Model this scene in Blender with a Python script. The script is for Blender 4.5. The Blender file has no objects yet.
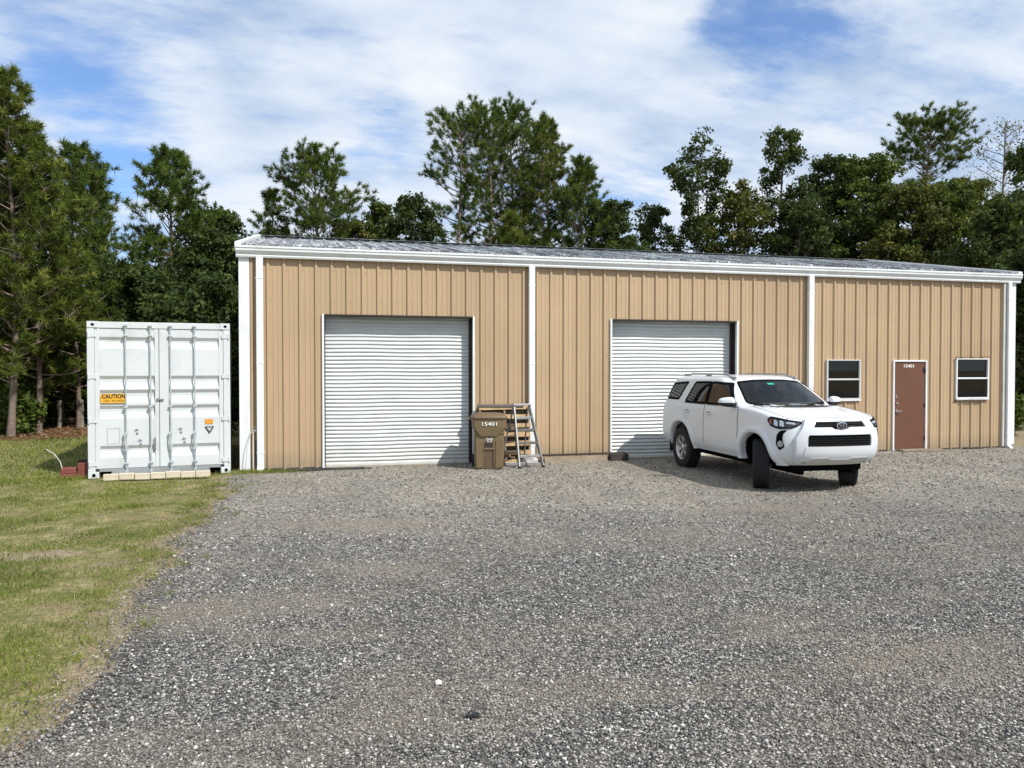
import bpy, bmesh, math, random
import numpy as np
from mathutils import Vector, Matrix, Euler, noise
from mathutils.bvhtree import BVHTree
R = math.radians
scene = bpy.context.scene
col = scene.collection

# ------------------------------------------------------------------ helpers
class MB:
    def __init__(s): s.v = []; s.f = []; s.mi = []; s.cur = 0
    def add(s, vs, fs):
        o = len(s.v); s.v.extend([tuple(p) for p in vs])
        for f in fs: s.f.append(tuple(i + o for i in f)); s.mi.append(s.cur)
    def box(s, c, d, rot=None):
        hx, hy, hz = d[0] / 2, d[1] / 2, d[2] / 2
        vs = [Vector((x, y, z)) for z in (-hz, hz) for y in (-hy, hy) for x in (-hx, hx)]
        if rot is not None: vs = [rot @ v for v in vs]
        c = Vector(c)
        s.add([v + c for v in vs], [(0, 2, 3, 1), (4, 5, 7, 6), (0, 1, 5, 4), (2, 6, 7, 3), (0, 4, 6, 2), (1, 3, 7, 5)])
        return s
    def bx(s, x0, x1, y0, y1, z0, z1):
        return s.box(((x0 + x1) / 2, (y0 + y1) / 2, (z0 + z1) / 2), (abs(x1 - x0), abs(y1 - y0), abs(z1 - z0)))
    def beam(s, a, b, w, t, up=(0, 0, 1)):
        a, b = Vector(a), Vector(b); d = b - a; L = d.length; z = d.normalized(); x = Vector(up).cross(z)
        if x.length < 1e-4: x = Vector((1, 0, 0))
        x.normalize(); y = z.cross(x); m = Matrix((x, y, z)).transposed()
        return s.box((a + b) / 2, (w, t, L), m)
    def tube(s, pts, r, n=8, cap=True):
        pts = [Vector(p) for p in pts]; rs = r if isinstance(r, (list, tuple)) else [r] * len(pts)
        rings = []; px = None
        for i, p in enumerate(pts):
            d = (pts[min(i + 1, len(pts) - 1)] - pts[max(i - 1, 0)]).normalized()
            if px is None:
                px = d.orthogonal().normalized()
            else:
                px = (px - d * px.dot(d)).normalized()
            py = d.cross(px)
            rings.append([p + (px * math.cos(2 * math.pi * k / n) + py * math.sin(2 * math.pi * k / n)) * rs[i] for k in range(n)])
        vs = [q for rg in rings for q in rg]
        fs = [(i * n + k, i * n + (k + 1) % n, (i + 1) * n + (k + 1) % n, (i + 1) * n + k) for i in range(len(pts) - 1) for k in range(n)]
        if cap:
            fs.append(tuple(range(n - 1, -1, -1))); fs.append(tuple((len(pts) - 1) * n + k for k in range(n)))
        s.add(vs, fs); return s
    def lathe(s, prof, o, axis='y', n=32, closed=False):
        vs = []; m = len(prof); o = Vector(o)
        for k in range(n):
            a = 2 * math.pi * k / n; c, sn = math.cos(a), math.sin(a)
            for (h, r) in prof:
                vs.append(o + (Vector((r * c, h, r * sn)) if axis == 'y' else Vector((r * c, r * sn, h)) if axis == 'z' else Vector((h, r * c, r * sn))))
        fs = []
        for k in range(n):
            k2 = (k + 1) % n
            for i in range(m - 1 + (1 if closed else 0)):
                j = (i + 1) % m
                fs.append((k * m + i, k * m + j, k2 * m + j, k2 * m + i))
        s.add(vs, fs); return s
    def prism(s, poly, y0, y1, fn=None):
        """polygon in x,z extruded from y0 to y1"""
        n = len(poly); vs = [(p[0], y0, p[1]) for p in poly] + [(p[0], y1, p[1]) for p in poly]
        fs = [tuple(range(n)), tuple(range(2 * n - 1, n - 1, -1))] + [(i, i + n, (i + 1) % n + n, (i + 1) % n) for i in range(n)]
        if fn: vs = [fn(Vector(v)) for v in vs]
        s.add(vs, fs); return s
    def grid(s, P):
        n = len(P); m = len(P[0]); s.add([p for r in P for p in r], [(i * m + j, i * m + j + 1, (i + 1) * m + j + 1, (i + 1) * m + j) for i in range(n - 1) for j in range(m - 1)]); return s
    def build(s, name, mat, parent=None, smooth=False, bevel=0, recalc=True, angle=35):
        me = bpy.data.meshes.new(name); me.from_pydata(s.v, [], s.f); me.validate()
        mats = mat if isinstance(mat, (list, tuple)) else [mat]
        for m in mats: me.materials.append(m)
        if len(mats) > 1 and len(me.polygons) == len(s.mi): me.polygons.foreach_set('material_index', s.mi)
        if recalc:
            bm = bmesh.new(); bm.from_mesh(me); bmesh.ops.recalc_face_normals(bm, faces=bm.faces[:]); bm.to_mesh(me); bm.free()
        o = bpy.data.objects.new(name, me); col.objects.link(o)
        if parent is not None: o.parent = parent
        if smooth: shade(me, angle)
        if bevel:
            b = o.modifiers.new('bevel', 'BEVEL'); b.width = bevel; b.segments = 2; b.limit_method = 'ANGLE'; b.angle_limit = R(40)
        return o

def each(mb, name, mat, parent, **kw):
    """build every separate piece of mb as an object of its own"""
    par = list(range(len(mb.v)))
    def fd(i):
        while par[i] != i: par[i] = par[par[i]]; i = par[i]
        return i
    for f in mb.f:
        for i in f[1:]: par[fd(i)] = fd(f[0])
    gr = {}
    for f in mb.f: gr.setdefault(fd(f[0]), []).append(f)
    out = []
    for fs in gr.values():
        m2 = MB(); m2.v = mb.v; used = sorted({i for f in fs for i in f}); ix = {a: k for k, a in enumerate(used)}
        m2.v = [mb.v[i] for i in used]; m2.f = [tuple(ix[i] for i in f) for f in fs]; m2.mi = [0] * len(fs); out.append(m2.build(name, mat, parent, **kw))
    return out

def shade(me, angle=35):
    me.polygons.foreach_set('use_smooth', [True] * len(me.polygons))
    bm = bmesh.new(); bm.from_mesh(me)
    for e in bm.edges:
        e.smooth = not (len(e.link_faces) == 2 and e.calc_face_angle(0) > R(angle))
    bm.to_mesh(me); bm.free()

def thing(name, label, cat, loc=(0, 0, 0), rz=0, group=None):
    o = bpy.data.objects.new(name, None); col.objects.link(o); o.location = loc; o.rotation_euler = (0, 0, rz)
    o.empty_display_size = .2
    return tag(o, label, cat, group)
def tag(o, label=None, cat=None, group=None, kind=None):
    if label: o['label'] = label
    if cat: o['category'] = cat
    if group: o['group'] = group
    if kind: o['kind'] = kind
    return o

def text_mesh(body, size, name, mat, parent, loc, rot=(R(90), 0, 0), extrude=.002, bold=.0, sx=1.0, align='CENTER'):
    cu = bpy.data.curves.new('lettering', 'FONT'); cu.body = body; cu.size = size; cu.align_x = align; cu.align_y = 'CENTER'
    cu.extrude = extrude; cu.offset = bold; cu.resolution_u = 3
    t = bpy.data.objects.new('lettering', cu); col.objects.link(t)
    dg = bpy.context.evaluated_depsgraph_get(); dg.update()
    me = bpy.data.meshes.new_from_object(t.evaluated_get(dg)); bpy.data.objects.remove(t); bpy.data.curves.remove(cu)
    me.materials.clear(); me.materials.append(mat); me.name = name
    o = bpy.data.objects.new(name, me); col.objects.link(o); o.parent = parent; o.location = loc; o.rotation_euler = rot; o.scale = (sx, 1, 1)
    return o

def npmesh(name, V, F, mat, parent=None, smooth=False, attrs=None):
    """V (n,3) float array, F (m,k) int array with k = 3 or 4"""
    me = bpy.data.meshes.new(name); n = len(V); m, k = F.shape
    me.vertices.add(n); me.vertices.foreach_set('co', np.asarray(V, np.float32).ravel())
    me.loops.add(m * k); me.loops.foreach_set('vertex_index', np.asarray(F, np.int32).ravel())
    me.polygons.add(m); me.polygons.foreach_set('loop_start', np.arange(0, m * k, k, dtype=np.int32))
    if attrs:
        for an, arr in attrs.items():
            at = me.attributes.new(an, 'FLOAT', 'POINT'); at.data.foreach_set('value', np.asarray(arr, np.float32))
    me.update(calc_edges=True)
    if smooth: me.polygons.foreach_set('use_smooth', np.ones(m, bool))
    me.materials.append(mat)
    o = bpy.data.objects.new(name, me); col.objects.link(o)
    if parent is not None: o.parent = parent
    return o

# ------------------------------------------------------------------ materials
class NT:
    def __init__(s, m):
        s.t = m.node_tree; s.t.nodes.clear(); s.out = s.n('ShaderNodeOutputMaterial')
    def n(s, typ, **kw):
        nd = s.t.nodes.new(typ)
        for k, v in kw.items():
            if k.startswith('i_'): nd.inputs[k[2:].replace('_', ' ')].default_value = v
            else: setattr(nd, k, v)
        return nd
    def l(s, a, b): s.t.links.new(a, b)
    def math(s, op, a, b=None, c=None, clamp=False):
        nd = s.n('ShaderNodeMath', operation=op); nd.use_clamp = clamp
        for i, x in enumerate((a, b, c)):
            if x is None: continue
            if isinstance(x, (int, float)): nd.inputs[i].default_value = x
            else: s.l(x, nd.inputs[i])
        return nd.outputs[0]
    def noise(s, vec, scale, detail=3, rough=.55, dim='3D'):
        nd = s.n('ShaderNodeTexNoise'); nd.noise_dimensions = dim; nd.inputs['Scale'].default_value = scale; nd.inputs['Detail'].default_value = detail; nd.inputs['Roughness'].default_value = rough
        if vec is not None: s.l(vec, nd.inputs['Vector'])
        return nd.outputs['Fac']
    def mapping(s, vec, scale=(1, 1, 1), loc=(0, 0, 0), rot=(0, 0, 0)):
        nd = s.n('ShaderNodeMapping'); nd.inputs['Scale'].default_value = scale; nd.inputs['Location'].default_value = loc; nd.inputs['Rotation'].default_value = rot
        s.l(vec, nd.inputs['Vector']); return nd.outputs[0]
    def ramp(s, fac, stops, interp='LINEAR'):
        nd = s.n('ShaderNodeValToRGB'); cr = nd.color_ramp; cr.interpolation = interp
        while len(cr.elements) < len(stops): cr.elements.new(.5)
        for e, (p, c) in zip(cr.elements, stops):
            e.position = p; e.color = (*c, 1) if isinstance(c, tuple) else (c, c, c, 1)
        s.l(fac, nd.inputs[0]); return nd.outputs[0]
    def mix(s, fac, a, b, typ='MIX'):
        nd = s.n('ShaderNodeMix', data_type='RGBA', blend_type=typ)
        for i, x in ((0, fac), (6, a), (7, b)):
            if isinstance(x, (int, float)): nd.inputs[i].default_value = x
            elif isinstance(x, tuple): nd.inputs[i].default_value = (*x[:3], 1)
            else: s.l(x, nd.inputs[i])
        return nd.outputs[2]
    def bsdf(s, **kw):
        b = s.n('ShaderNodeBsdfPrincipled')
        for k, v in kw.items():
            inp = b.inputs[k.replace('_', ' ')]
            if isinstance(v, tuple): inp.default_value = (*v[:3], 1)
            elif isinstance(v, (int, float)): inp.default_value = v
            else: s.l(v, inp)
        s.l(b.outputs[0], s.out.inputs[0]); return b
    def bump(s, h, strength, dist, normal=None):
        b = s.n('ShaderNodeBump'); b.inputs['Strength'].default_value = strength; b.inputs['Distance'].default_value = dist
        s.l(h, b.inputs['Height'])
        if normal is not None: s.l(normal, b.inputs['Normal'])
        return b.outputs[0]
    def obj(s): return s.n('ShaderNodeTexCoord').outputs['Object']
    def pos(s): return s.n('ShaderNodeNewGeometry').outputs['Position']

def newmat(name):
    m = bpy.data.materials.new(name); m.use_nodes = True; return m, NT(m)

def paint(name, c, rough=.5, var=.12, scale=3.0, metal=0.0, coat=0.0, bump=0.0, bscale=60, dirt=None, dirt_amt=.5, spec=.5):
    m, t = newmat(name); p = t.obj()
    n = t.noise(p, scale, 5, .6)
    c1 = tuple(x * (1 - var) for x in c); c2 = tuple(min(1, x * (1 + var * .6)) for x in c)
    cc = t.ramp(n, [(.3, c1), (.7, c2)])
    if dirt:
        d = t.noise(t.mapping(p, (1, 1, .35)), scale * 2.3, 8, .72)
        dm = t.ramp(d, [(.54, 0.0), (.74, 1.0)])
        cc = t.mix(t.math('MULTIPLY', dm, dirt_amt), cc, dirt)
    r = t.math('MULTIPLY_ADD', t.noise(p, scale * 4, 4), .2, rough - .1)
    kw = dict(Base_Color=cc, Roughness=r, Metallic=metal, Coat_Weight=coat, Specular_IOR_Level=spec)
    if bump: kw['Normal'] = t.bump(t.noise(p, bscale, 4), bump, .004)
    if coat: kw['Coat_Roughness'] = .06
    t.bsdf(**kw); return m

M = {}
M['white_trim'] = paint('white_trim', (.74, .76, .76), .42, .05, 1.5, dirt=(.36, .34, .29), dirt_amt=.45)
M['white_dirty'] = paint('white_dirty', (.55, .56, .52), .5, .12, 2, dirt=(.18, .19, .15), dirt_amt=.7)
M['brown_steel'] = paint('brown_steel', (.028, .018, .015), .6, .3, 3)
M['black'] = paint('black', (.012, .012, .013), .5, .2, 5)
M['rubber'] = paint('rubber', (.022, .022, .023), .8, .25, 8, bump=.3, spec=.3)
M['plastic_dark'] = paint('plastic_dark', (.02, .02, .022), .55, .2, 8)
M['void'] = paint('void', (.006, .006, .006), .9, .1, 3, spec=.05)
M['glass_lamp'] = paint('lamp_glass', (.5, .52, .54), .08, .1, 8, metal=.7, coat=1)
M['lamp_dark'] = paint('lamp_dark', (.07, .008, .008), .15, .1, 8, coat=1)
M['lamp_red'] = paint('lamp_red', (.30, .015, .012), .15, .1, 8, coat=1)
M['amber'] = paint('amber', (.42, .16, .10), .2, .1, 8, coat=1)
M['chrome'] = paint('chrome', (.75, .76, .78), .14, .04, 8, metal=1)
M['rim'] = paint('rim', (.56, .57, .59), .3, .06, 6, metal=.85)
M['alu'] = paint('aluminium', (.36, .36, .355), .45, .15, 9, metal=.5, dirt=(.2, .19, .17), dirt_amt=.5)
M['alu_dark'] = paint('aluminium_weathered', (.16, .15, .14), .55, .2, 9, metal=.3, dirt=(.08, .07, .06), dirt_amt=.6)
M['carpaint'] = paint('car_white', (.67, .69, .71), .32, .02, .8, coat=.45)
M['cont_white'] = paint('container_white', (.61, .64, .64), .45, .06, 1.3, dirt=(.40, .40, .36), dirt_amt=.6, bump=.08)
M['cont_galv'] = paint('galvanised_rod', (.52, .56, .58), .42, .12, 14, metal=.3, dirt=(.2, .17, .14), dirt_amt=.6)
M['steel_grey'] = paint('steel_grey', (.2, .21, .22), .6, .2, 5)
M['door_brown'] = paint('door_brown', (.135, .055, .030), .5, .08, 1.6, dirt=(.12, .045, .03), dirt_amt=.5)
M['yellow'] = paint('sign_yellow', (.80, .42, .03), .5, .14, 9, dirt=(.6, .28, .03), dirt_amt=.6)
M['orange'] = paint('sign_orange', (.72, .30, .03), .5, .1, 9)
M['ink'] = paint('black_ink', (.015, .014, .014), .6, .1, 9)
M['white_ink'] = paint('white_lettering', (.82, .82, .78), .6, .05, 9)
M['faint_line'] = paint('faint_line', (.42, .45, .46), .6, .1, 9)
M['bin'] = paint('bin_plastic', (.178, .128, .066), .5, .1, 3, dirt=(.13, .10, .06), dirt_amt=.5, bump=.25, bscale=150)
M['bin_lid'] = paint('bin_lid_plastic', (.135, .092, .052), .5, .1, 3, bump=.25, bscale=150)
M['wood_light'] = paint('pallet_wood', (.52, .36, .19), .8, .35, 6, dirt=(.2, .13, .07), dirt_amt=.6, bump=.5, bscale=40)
M['wood_grey'] = paint('weathered_plank', (.27, .21, .15), .85, .3, 4, dirt=(.11, .085, .06), dirt_amt=.7, bump=.5, bscale=40)
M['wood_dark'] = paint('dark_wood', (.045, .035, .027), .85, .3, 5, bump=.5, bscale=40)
M['wood_post'] = paint('grey_post_wood', (.26, .24, .2), .9, .3, 5, bump=.6, bscale=30)
M['beige_block'] = paint('beige_concrete', (.60, .53, .40), .9, .12, 7, dirt=(.3, .26, .2), dirt_amt=.5, bump=.6, bscale=90)
M['brick_red'] = paint('red_brick', (.20, .055, .042), .9, .25, 9, dirt=(.34, .2, .17), dirt_amt=.5, bump=.7, bscale=60)
M['brick_dark'] = paint('dark_brick', (.07, .035, .03), .9, .25, 9, bump=.7, bscale=60)
M['pale_stone'] = paint('pale_stone', (.50, .48, .45), .9, .25, 22, dirt=(.15, .13, .12), dirt_amt=.8, bump=.8, bscale=60)
M['rock_white'] = paint('rock_white', (.66, .64, .60), .9, .15, 30, bump=.8, bscale=90)
M['seat'] = paint('car_upholstery', (.05, .05, .052), .85, .2, 9)
M['cable'] = paint('cable_rubber', (.018, .02, .024), .55, .2, 9)
M['pvc'] = paint('pvc_pipe', (.62, .56, .46), .5, .15, 9)
M['hose'] = paint('hose', (.55, .53, .46), .5, .15, 9)
M['sticker'] = paint('green_sticker', (.02, .42, .22), .5, .05, 9)

def glass(name, tint, fres=1.5, rough=.0):
    m, t = newmat(name)
    tr = t.n('ShaderNodeBsdfTransparent'); tr.inputs[0].default_value = (*tint, 1)
    gl = t.n('ShaderNodeBsdfGlossy'); gl.inputs['Roughness'].default_value = rough; gl.inputs[0].default_value = (1, 1, 1, 1)
    ge = t.n('ShaderNodeNewGeometry'); dp = t.n('ShaderNodeVectorMath', operation='DOT_PRODUCT'); t.l(ge.outputs['Normal'], dp.inputs[0]); t.l(ge.outputs['Incoming'], dp.inputs[1])
    f0 = ((fres - 1) / (fres + 1)) ** 2; sch = t.math('MULTIPLY_ADD', t.math('POWER', t.math('SUBTRACT', 1.0, t.math('ABSOLUTE', dp.outputs['Value']), clamp=True), 5.0), 1 - f0, f0)
    mx = t.n('ShaderNodeMixShader'); t.l(sch, mx.inputs[0]); t.l(tr.outputs[0], mx.inputs[1]); t.l(gl.outputs[0], mx.inputs[2])
    t.l(mx.outputs[0], t.out.inputs[0]); return m
M['windshield'] = glass('windshield_glass', (.40, .52, .53), 1.5)
M['privacy'] = glass('privacy_glass', (.07, .075, .07), 1.6)
M['window_glass'] = glass('window_glass', (.35, .40, .38), 1.5)

# tan ribbed wall panel paint: chalky, slight screw line rows
def mat_tan():
    m, t = newmat('tan_panel'); p = t.pos()
    n = t.noise(p, .55, 4); c = t.ramp(n, [(.3, (.430, .305, .180)), (.7, (.485, .348, .208))])
    st = t.noise(t.mapping(p, (5, 5, .25)), 1.6, 6, .7)
    c = t.mix(t.math('MULTIPLY', t.ramp(st, [(.5, 0.0), (.75, 1.0)]), .35), c, (.33, .235, .14))
    sx_ = t.n('ShaderNodeSeparateXYZ'); t.l(p, sx_.inputs[0])
    wn = t.n('ShaderNodeTexWhiteNoise'); wn.noise_dimensions = '1D'; t.l(t.math('FLOOR', t.math('DIVIDE', sx_.outputs[0], .915)), wn.inputs['W'])
    c = t.mix(1.0, c, t.ramp(wn.outputs['Value'], [(0.0, .91), (1.0, 1.0)]), 'MULTIPLY')
    # splash dirt low on the sheet
    z = t.n('ShaderNodeSeparateXYZ'); t.l(p, z.inputs[0])
    low = t.math('SUBTRACT', 1.0, t.math('DIVIDE', z.outputs[2], .42), clamp=True)
    low = t.math('MULTIPLY', low, t.ramp(t.noise(p, 9, 6, .75), [(.3, .2), (.65, 1.0)])); c = t.mix(low, c, (.25, .20, .14))
    t.bsdf(Base_Color=c, Roughness=.5, Normal=t.bump(t.noise(t.mapping(p, (1, 1, .3)), 2.2, 2), .25, .02)); return m
M['tan'] = mat_tan()
def mat_slat():
    m, t = newmat('roll_up_slats'); p = t.obj()
    c = t.ramp(t.noise(t.mapping(p, (1, 1, 3)), 1.6, 6, .7), [(.3, (.54, .565, .55)), (.7, (.63, .655, .64))])
    z = t.n('ShaderNodeSeparateXYZ'); t.l(p, z.inputs[0])
    low = t.math('SUBTRACT', 1.0, t.math('DIVIDE', z.outputs[2], .7), clamp=True)
    low = t.math('MULTIPLY', low, t.ramp(t.noise(t.mapping(p, (2, 1, 5)), 2.5, 6, .7), [(.35, 0.0), (.7, 1.0)]))
    c = t.mix(t.math('MULTIPLY', low, .8), c, (.40, .38, .30))
    t.bsdf(Base_Color=c, Roughness=.42, Normal=t.bump(t.noise(t.mapping(p, (.7, 1, 4)), 1.5, 3), .35, .03)); return m
M['slat'] = mat_slat()
def mat_roof():
    m, t = newmat('galvanised_roof'); p = t.pos()
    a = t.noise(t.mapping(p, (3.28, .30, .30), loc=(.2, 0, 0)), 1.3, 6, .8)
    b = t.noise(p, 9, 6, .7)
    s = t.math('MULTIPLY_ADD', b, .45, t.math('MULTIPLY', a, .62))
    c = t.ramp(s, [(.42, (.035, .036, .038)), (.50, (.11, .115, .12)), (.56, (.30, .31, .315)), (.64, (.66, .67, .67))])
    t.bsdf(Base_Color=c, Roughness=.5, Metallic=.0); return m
M['roof'] = mat_roof()

def mat_leaf(name, dark, light, warm=None, spread=1.0):
    m, t = newmat(name)
    g = t.n('ShaderNodeNewGeometry'); at = t.n('ShaderNodeAttribute'); at.attribute_name = 'tone'
    f = t.math('MULTIPLY_ADD', g.outputs['Random Per Island'], .45, t.math('MULTIPLY', at.outputs['Fac'], .6), clamp=True)
    st = [(0.0, dark), (.75, light)]
    if warm: st.append((1.0, warm))
    c = t.ramp(f, st)
    b = t.n('ShaderNodeBsdfPrincipled'); t.l(c, b.inputs['Base Color']); b.inputs['Roughness'].default_value = .6; b.inputs['Specular IOR Level'].default_value = .12
    tl = t.n('ShaderNodeBsdfTranslucent'); t.l(t.mix(.5, c, (.20, .26, .03)), tl.inputs[0])
    mx = t.n('ShaderNodeMixShader'); mx.inputs[0].default_value = .22
    t.l(b.outputs[0], mx.inputs[1]); t.l(tl.outputs[0], mx.inputs[2]); t.l(mx.outputs[0], t.out.inputs[0]); return m
M['needles'] = mat_leaf('pine_needles', (.014, .036, .010), (.110, .165, .028), (.27, .30, .07))
M['needles_warm'] = mat_leaf('pine_needles_warm', (.022, .042, .010), (.150, .185, .030), (.34, .31, .08))
M['leaf_dark'] = mat_leaf('oak_leaves_dark', (.011, .024, .009), (.066, .094, .025), (.15, .165, .05))
M['leaf_green'] = mat_leaf('oak_leaves_green', (.018, .040, .010), (.105, .145, .028), (.22, .23, .055))
M['leaf_olive'] = mat_leaf('oak_leaves_olive', (.025, .038, .010), (.135, .145, .034), (.28, .21, .065))
M['leaf_wood'] = mat_leaf('far_woods_leaves', (.012, .024, .010), (.045, .070, .020))
M['grass'] = mat_leaf('grass_blade', (.045, .085, .014), (.23, .26, .055), (.52, .43, .21))
M['bark'] = paint('pine_bark', (.20, .155, .12), .9, .4, 6, bump=.8, bscale=25)
M['bark_grey'] = paint('grey_bark', (.23, .21, .18), .9, .35, 5, bump=.8, bscale=25)
M['dead_leaf'] = mat_leaf('dead_leaf', (.09, .05, .03), (.24, .16, .09), (.38, .30, .19))
# ------------------------------------------------------------------ camera, sun, sky
CAM = Vector((1.053, -15.82, 2.0)); YAW = 14.2
cd = bpy.data.cameras.new('camera'); cam = bpy.data.objects.new('camera', cd); col.objects.link(cam)
cam.location = CAM; cam.rotation_euler = (R(90) - math.atan(15 / 769), 0, -R(YAW))
cd.sensor_width = 36; cd.lens = 769 / 1024 * 36; cd.clip_end = 3000; cd.clip_start = .05
scene.camera = cam
SUN = Vector((.74, -1.0, 1.36)).normalized()
sl = bpy.data.lights.new('sun', 'SUN'); sl.energy = 5.0; sl.angle = R(.6); sl.color = (1, .965, .91)
so = bpy.data.objects.new('sun', sl); col.objects.link(so); so.rotation_euler = SUN.to_track_quat('Z', 'Y').to_euler(); so.location = (10, -20, 30)
w = bpy.data.worlds.new('World'); scene.world = w; w.use_nodes = True
t = NT(w) if False else None
nt = w.node_tree; nt.nodes.clear()
class WT(NT):
    def __init__(s, tree): s.t = tree
W = WT(nt)
sky = W.n('ShaderNodeTexSky'); sky.sky_type = 'NISHITA'; sky.sun_disc = False
sky.sun_elevation = math.asin(SUN.z); sky.sun_rotation = math.atan2(SUN.x, SUN.y); sky.altitude = 20; sky.dust_density = .6; sky.ozone_density = 2.2
tc = W.n('ShaderNodeTexCoord').outputs['Generated']
sp = W.n('ShaderNodeSeparateXYZ'); W.l(tc, sp.inputs[0])
zz = W.math('ADD', W.math('MAXIMUM', sp.outputs[2], 0.0), .22)
cb = W.n('ShaderNodeCombineXYZ'); W.l(W.math('DIVIDE', sp.outputs[0], zz), cb.inputs[0]); W.l(W.math('DIVIDE', sp.outputs[1], zz), cb.inputs[1])
cv = cb.outputs[0]
n1 = W.noise(W.mapping(cv, (1.0, 1.25, 1), loc=(3.1, 1.7, 0), rot=(0, 0, .5)), 1.25, 9, .58)
n2 = W.noise(W.mapping(cv, (1.0, 2.2, 1), loc=(7.3, 2.2, 0), rot=(0, 0, -.35)), 4.6, 9, .66)
cover = W.math('ADD', W.math('MULTIPLY', n1, .75), W.math('MULTIPLY', n2, .42))
# clear holes in the cloud deck, by direction in the sky
HOLES = [((0.496, 0.781, 0.378), 0.078, 0.20), ((0.431, 0.812, 0.394), 0.039, 0.12), ((0.551, 0.740, 0.387), 0.039, 0.10), ((-0.232, 0.933, 0.274), 0.078, 0.13), ((-0.185, 0.951, 0.250), 0.046, 0.10), ((-0.268, 0.919, 0.289), 0.039, 0.10), ((0.080, 0.952, 0.295), 0.065, 0.20), ((0.021, 0.963, 0.267), 0.039, 0.10), ((-0.210, 0.970, 0.120), 0.052, 0.25), ((-0.236, 0.948, 0.212), 0.039, 0.10), ((0.175, 0.894, 0.413), 0.052, 0.04), ((0.471, 0.838, 0.276), 0.039, 0.05), ((0.375, 0.857, 0.353), 0.039, 0.05), ((-0.292, 0.891, 0.349), 0.078, 0.06)]
hn = W.n('ShaderNodeTexNoise'); hn.inputs['Scale'].default_value = 7; hn.inputs['Detail'].default_value = 5; W.l(tc, hn.inputs['Vector'])
va = W.n('ShaderNodeVectorMath', operation='MULTIPLY_ADD'); W.l(hn.outputs['Color'], va.inputs[0]); va.inputs[1].default_value = (.16, .16, .10); 
vs_ = W.n('ShaderNodeVectorMath', operation='ADD'); W.l(tc, vs_.inputs[0]); vs_.inputs[1].default_value = (-.08, -.08, -.05); W.l(vs_.outputs[0], va.inputs[2])
for d, rad, amt in HOLES:
    ds = W.n('ShaderNodeVectorMath', operation='DISTANCE'); W.l(va.outputs[0], ds.inputs[0]); ds.inputs[1].default_value = Vector(d).normalized()
    h = W.n('ShaderNodeMapRange'); h.interpolation_type = 'SMOOTHSTEP'; W.l(ds.outputs['Value'], h.inputs[0]); h.inputs[1].default_value = 0; h.inputs[2].default_value = rad * 1.6; h.inputs[3].default_value = amt; h.inputs[4].default_value = 0
    cover = W.math('SUBTRACT', cover, h.outputs[0])
cm = W.n('ShaderNodeMapRange'); cm.interpolation_type = 'SMOOTHSTEP'; W.l(cover, cm.inputs[0]); cm.inputs[1].default_value = .33; cm.inputs[2].default_value = .62; cm.inputs[3].default_value = .10; cm.inputs[4].default_value = .97
shade_n = W.noise(W.mapping(cv, (1, 1.4, 1), loc=(1.3, 5.2, 0)), 2.3, 6, .55)
ccol = W.ramp(shade_n, [(.34, (5.0, 6.2, 8.1)), (.5, (7.2, 8.2, 9.5)), (.68, (9.4, 9.8, 10.2))])
skc = W.mix(cm.outputs[0], W.mix(1.0, sky.outputs[0], (1.05, 1.42, 1.85), 'MULTIPLY'), ccol)
bg = W.n('ShaderNodeBackground'); W.l(skc, bg.inputs[0]); bg.inputs[1].default_value = .10
wo = W.n('ShaderNodeOutputWorld'); W.l(bg.outputs[0], wo.inputs[0])
scene.view_settings.view_transform = 'Standard'; scene.view_settings.look = 'None'; scene.view_settings.exposure = 0.0; scene.view_settings.gamma = 1
scene.render.engine = 'CYCLES'
scene.cycles.max_bounces = 6; scene.cycles.diffuse_bounces = 3; scene.cycles.glossy_bounces = 3; scene.cycles.transparent_max_bounces = 12; scene.cycles.transmission_bounces = 3
scene.cycles.use_denoising = True; scene.cycles.sample_clamp_indirect = 8

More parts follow.
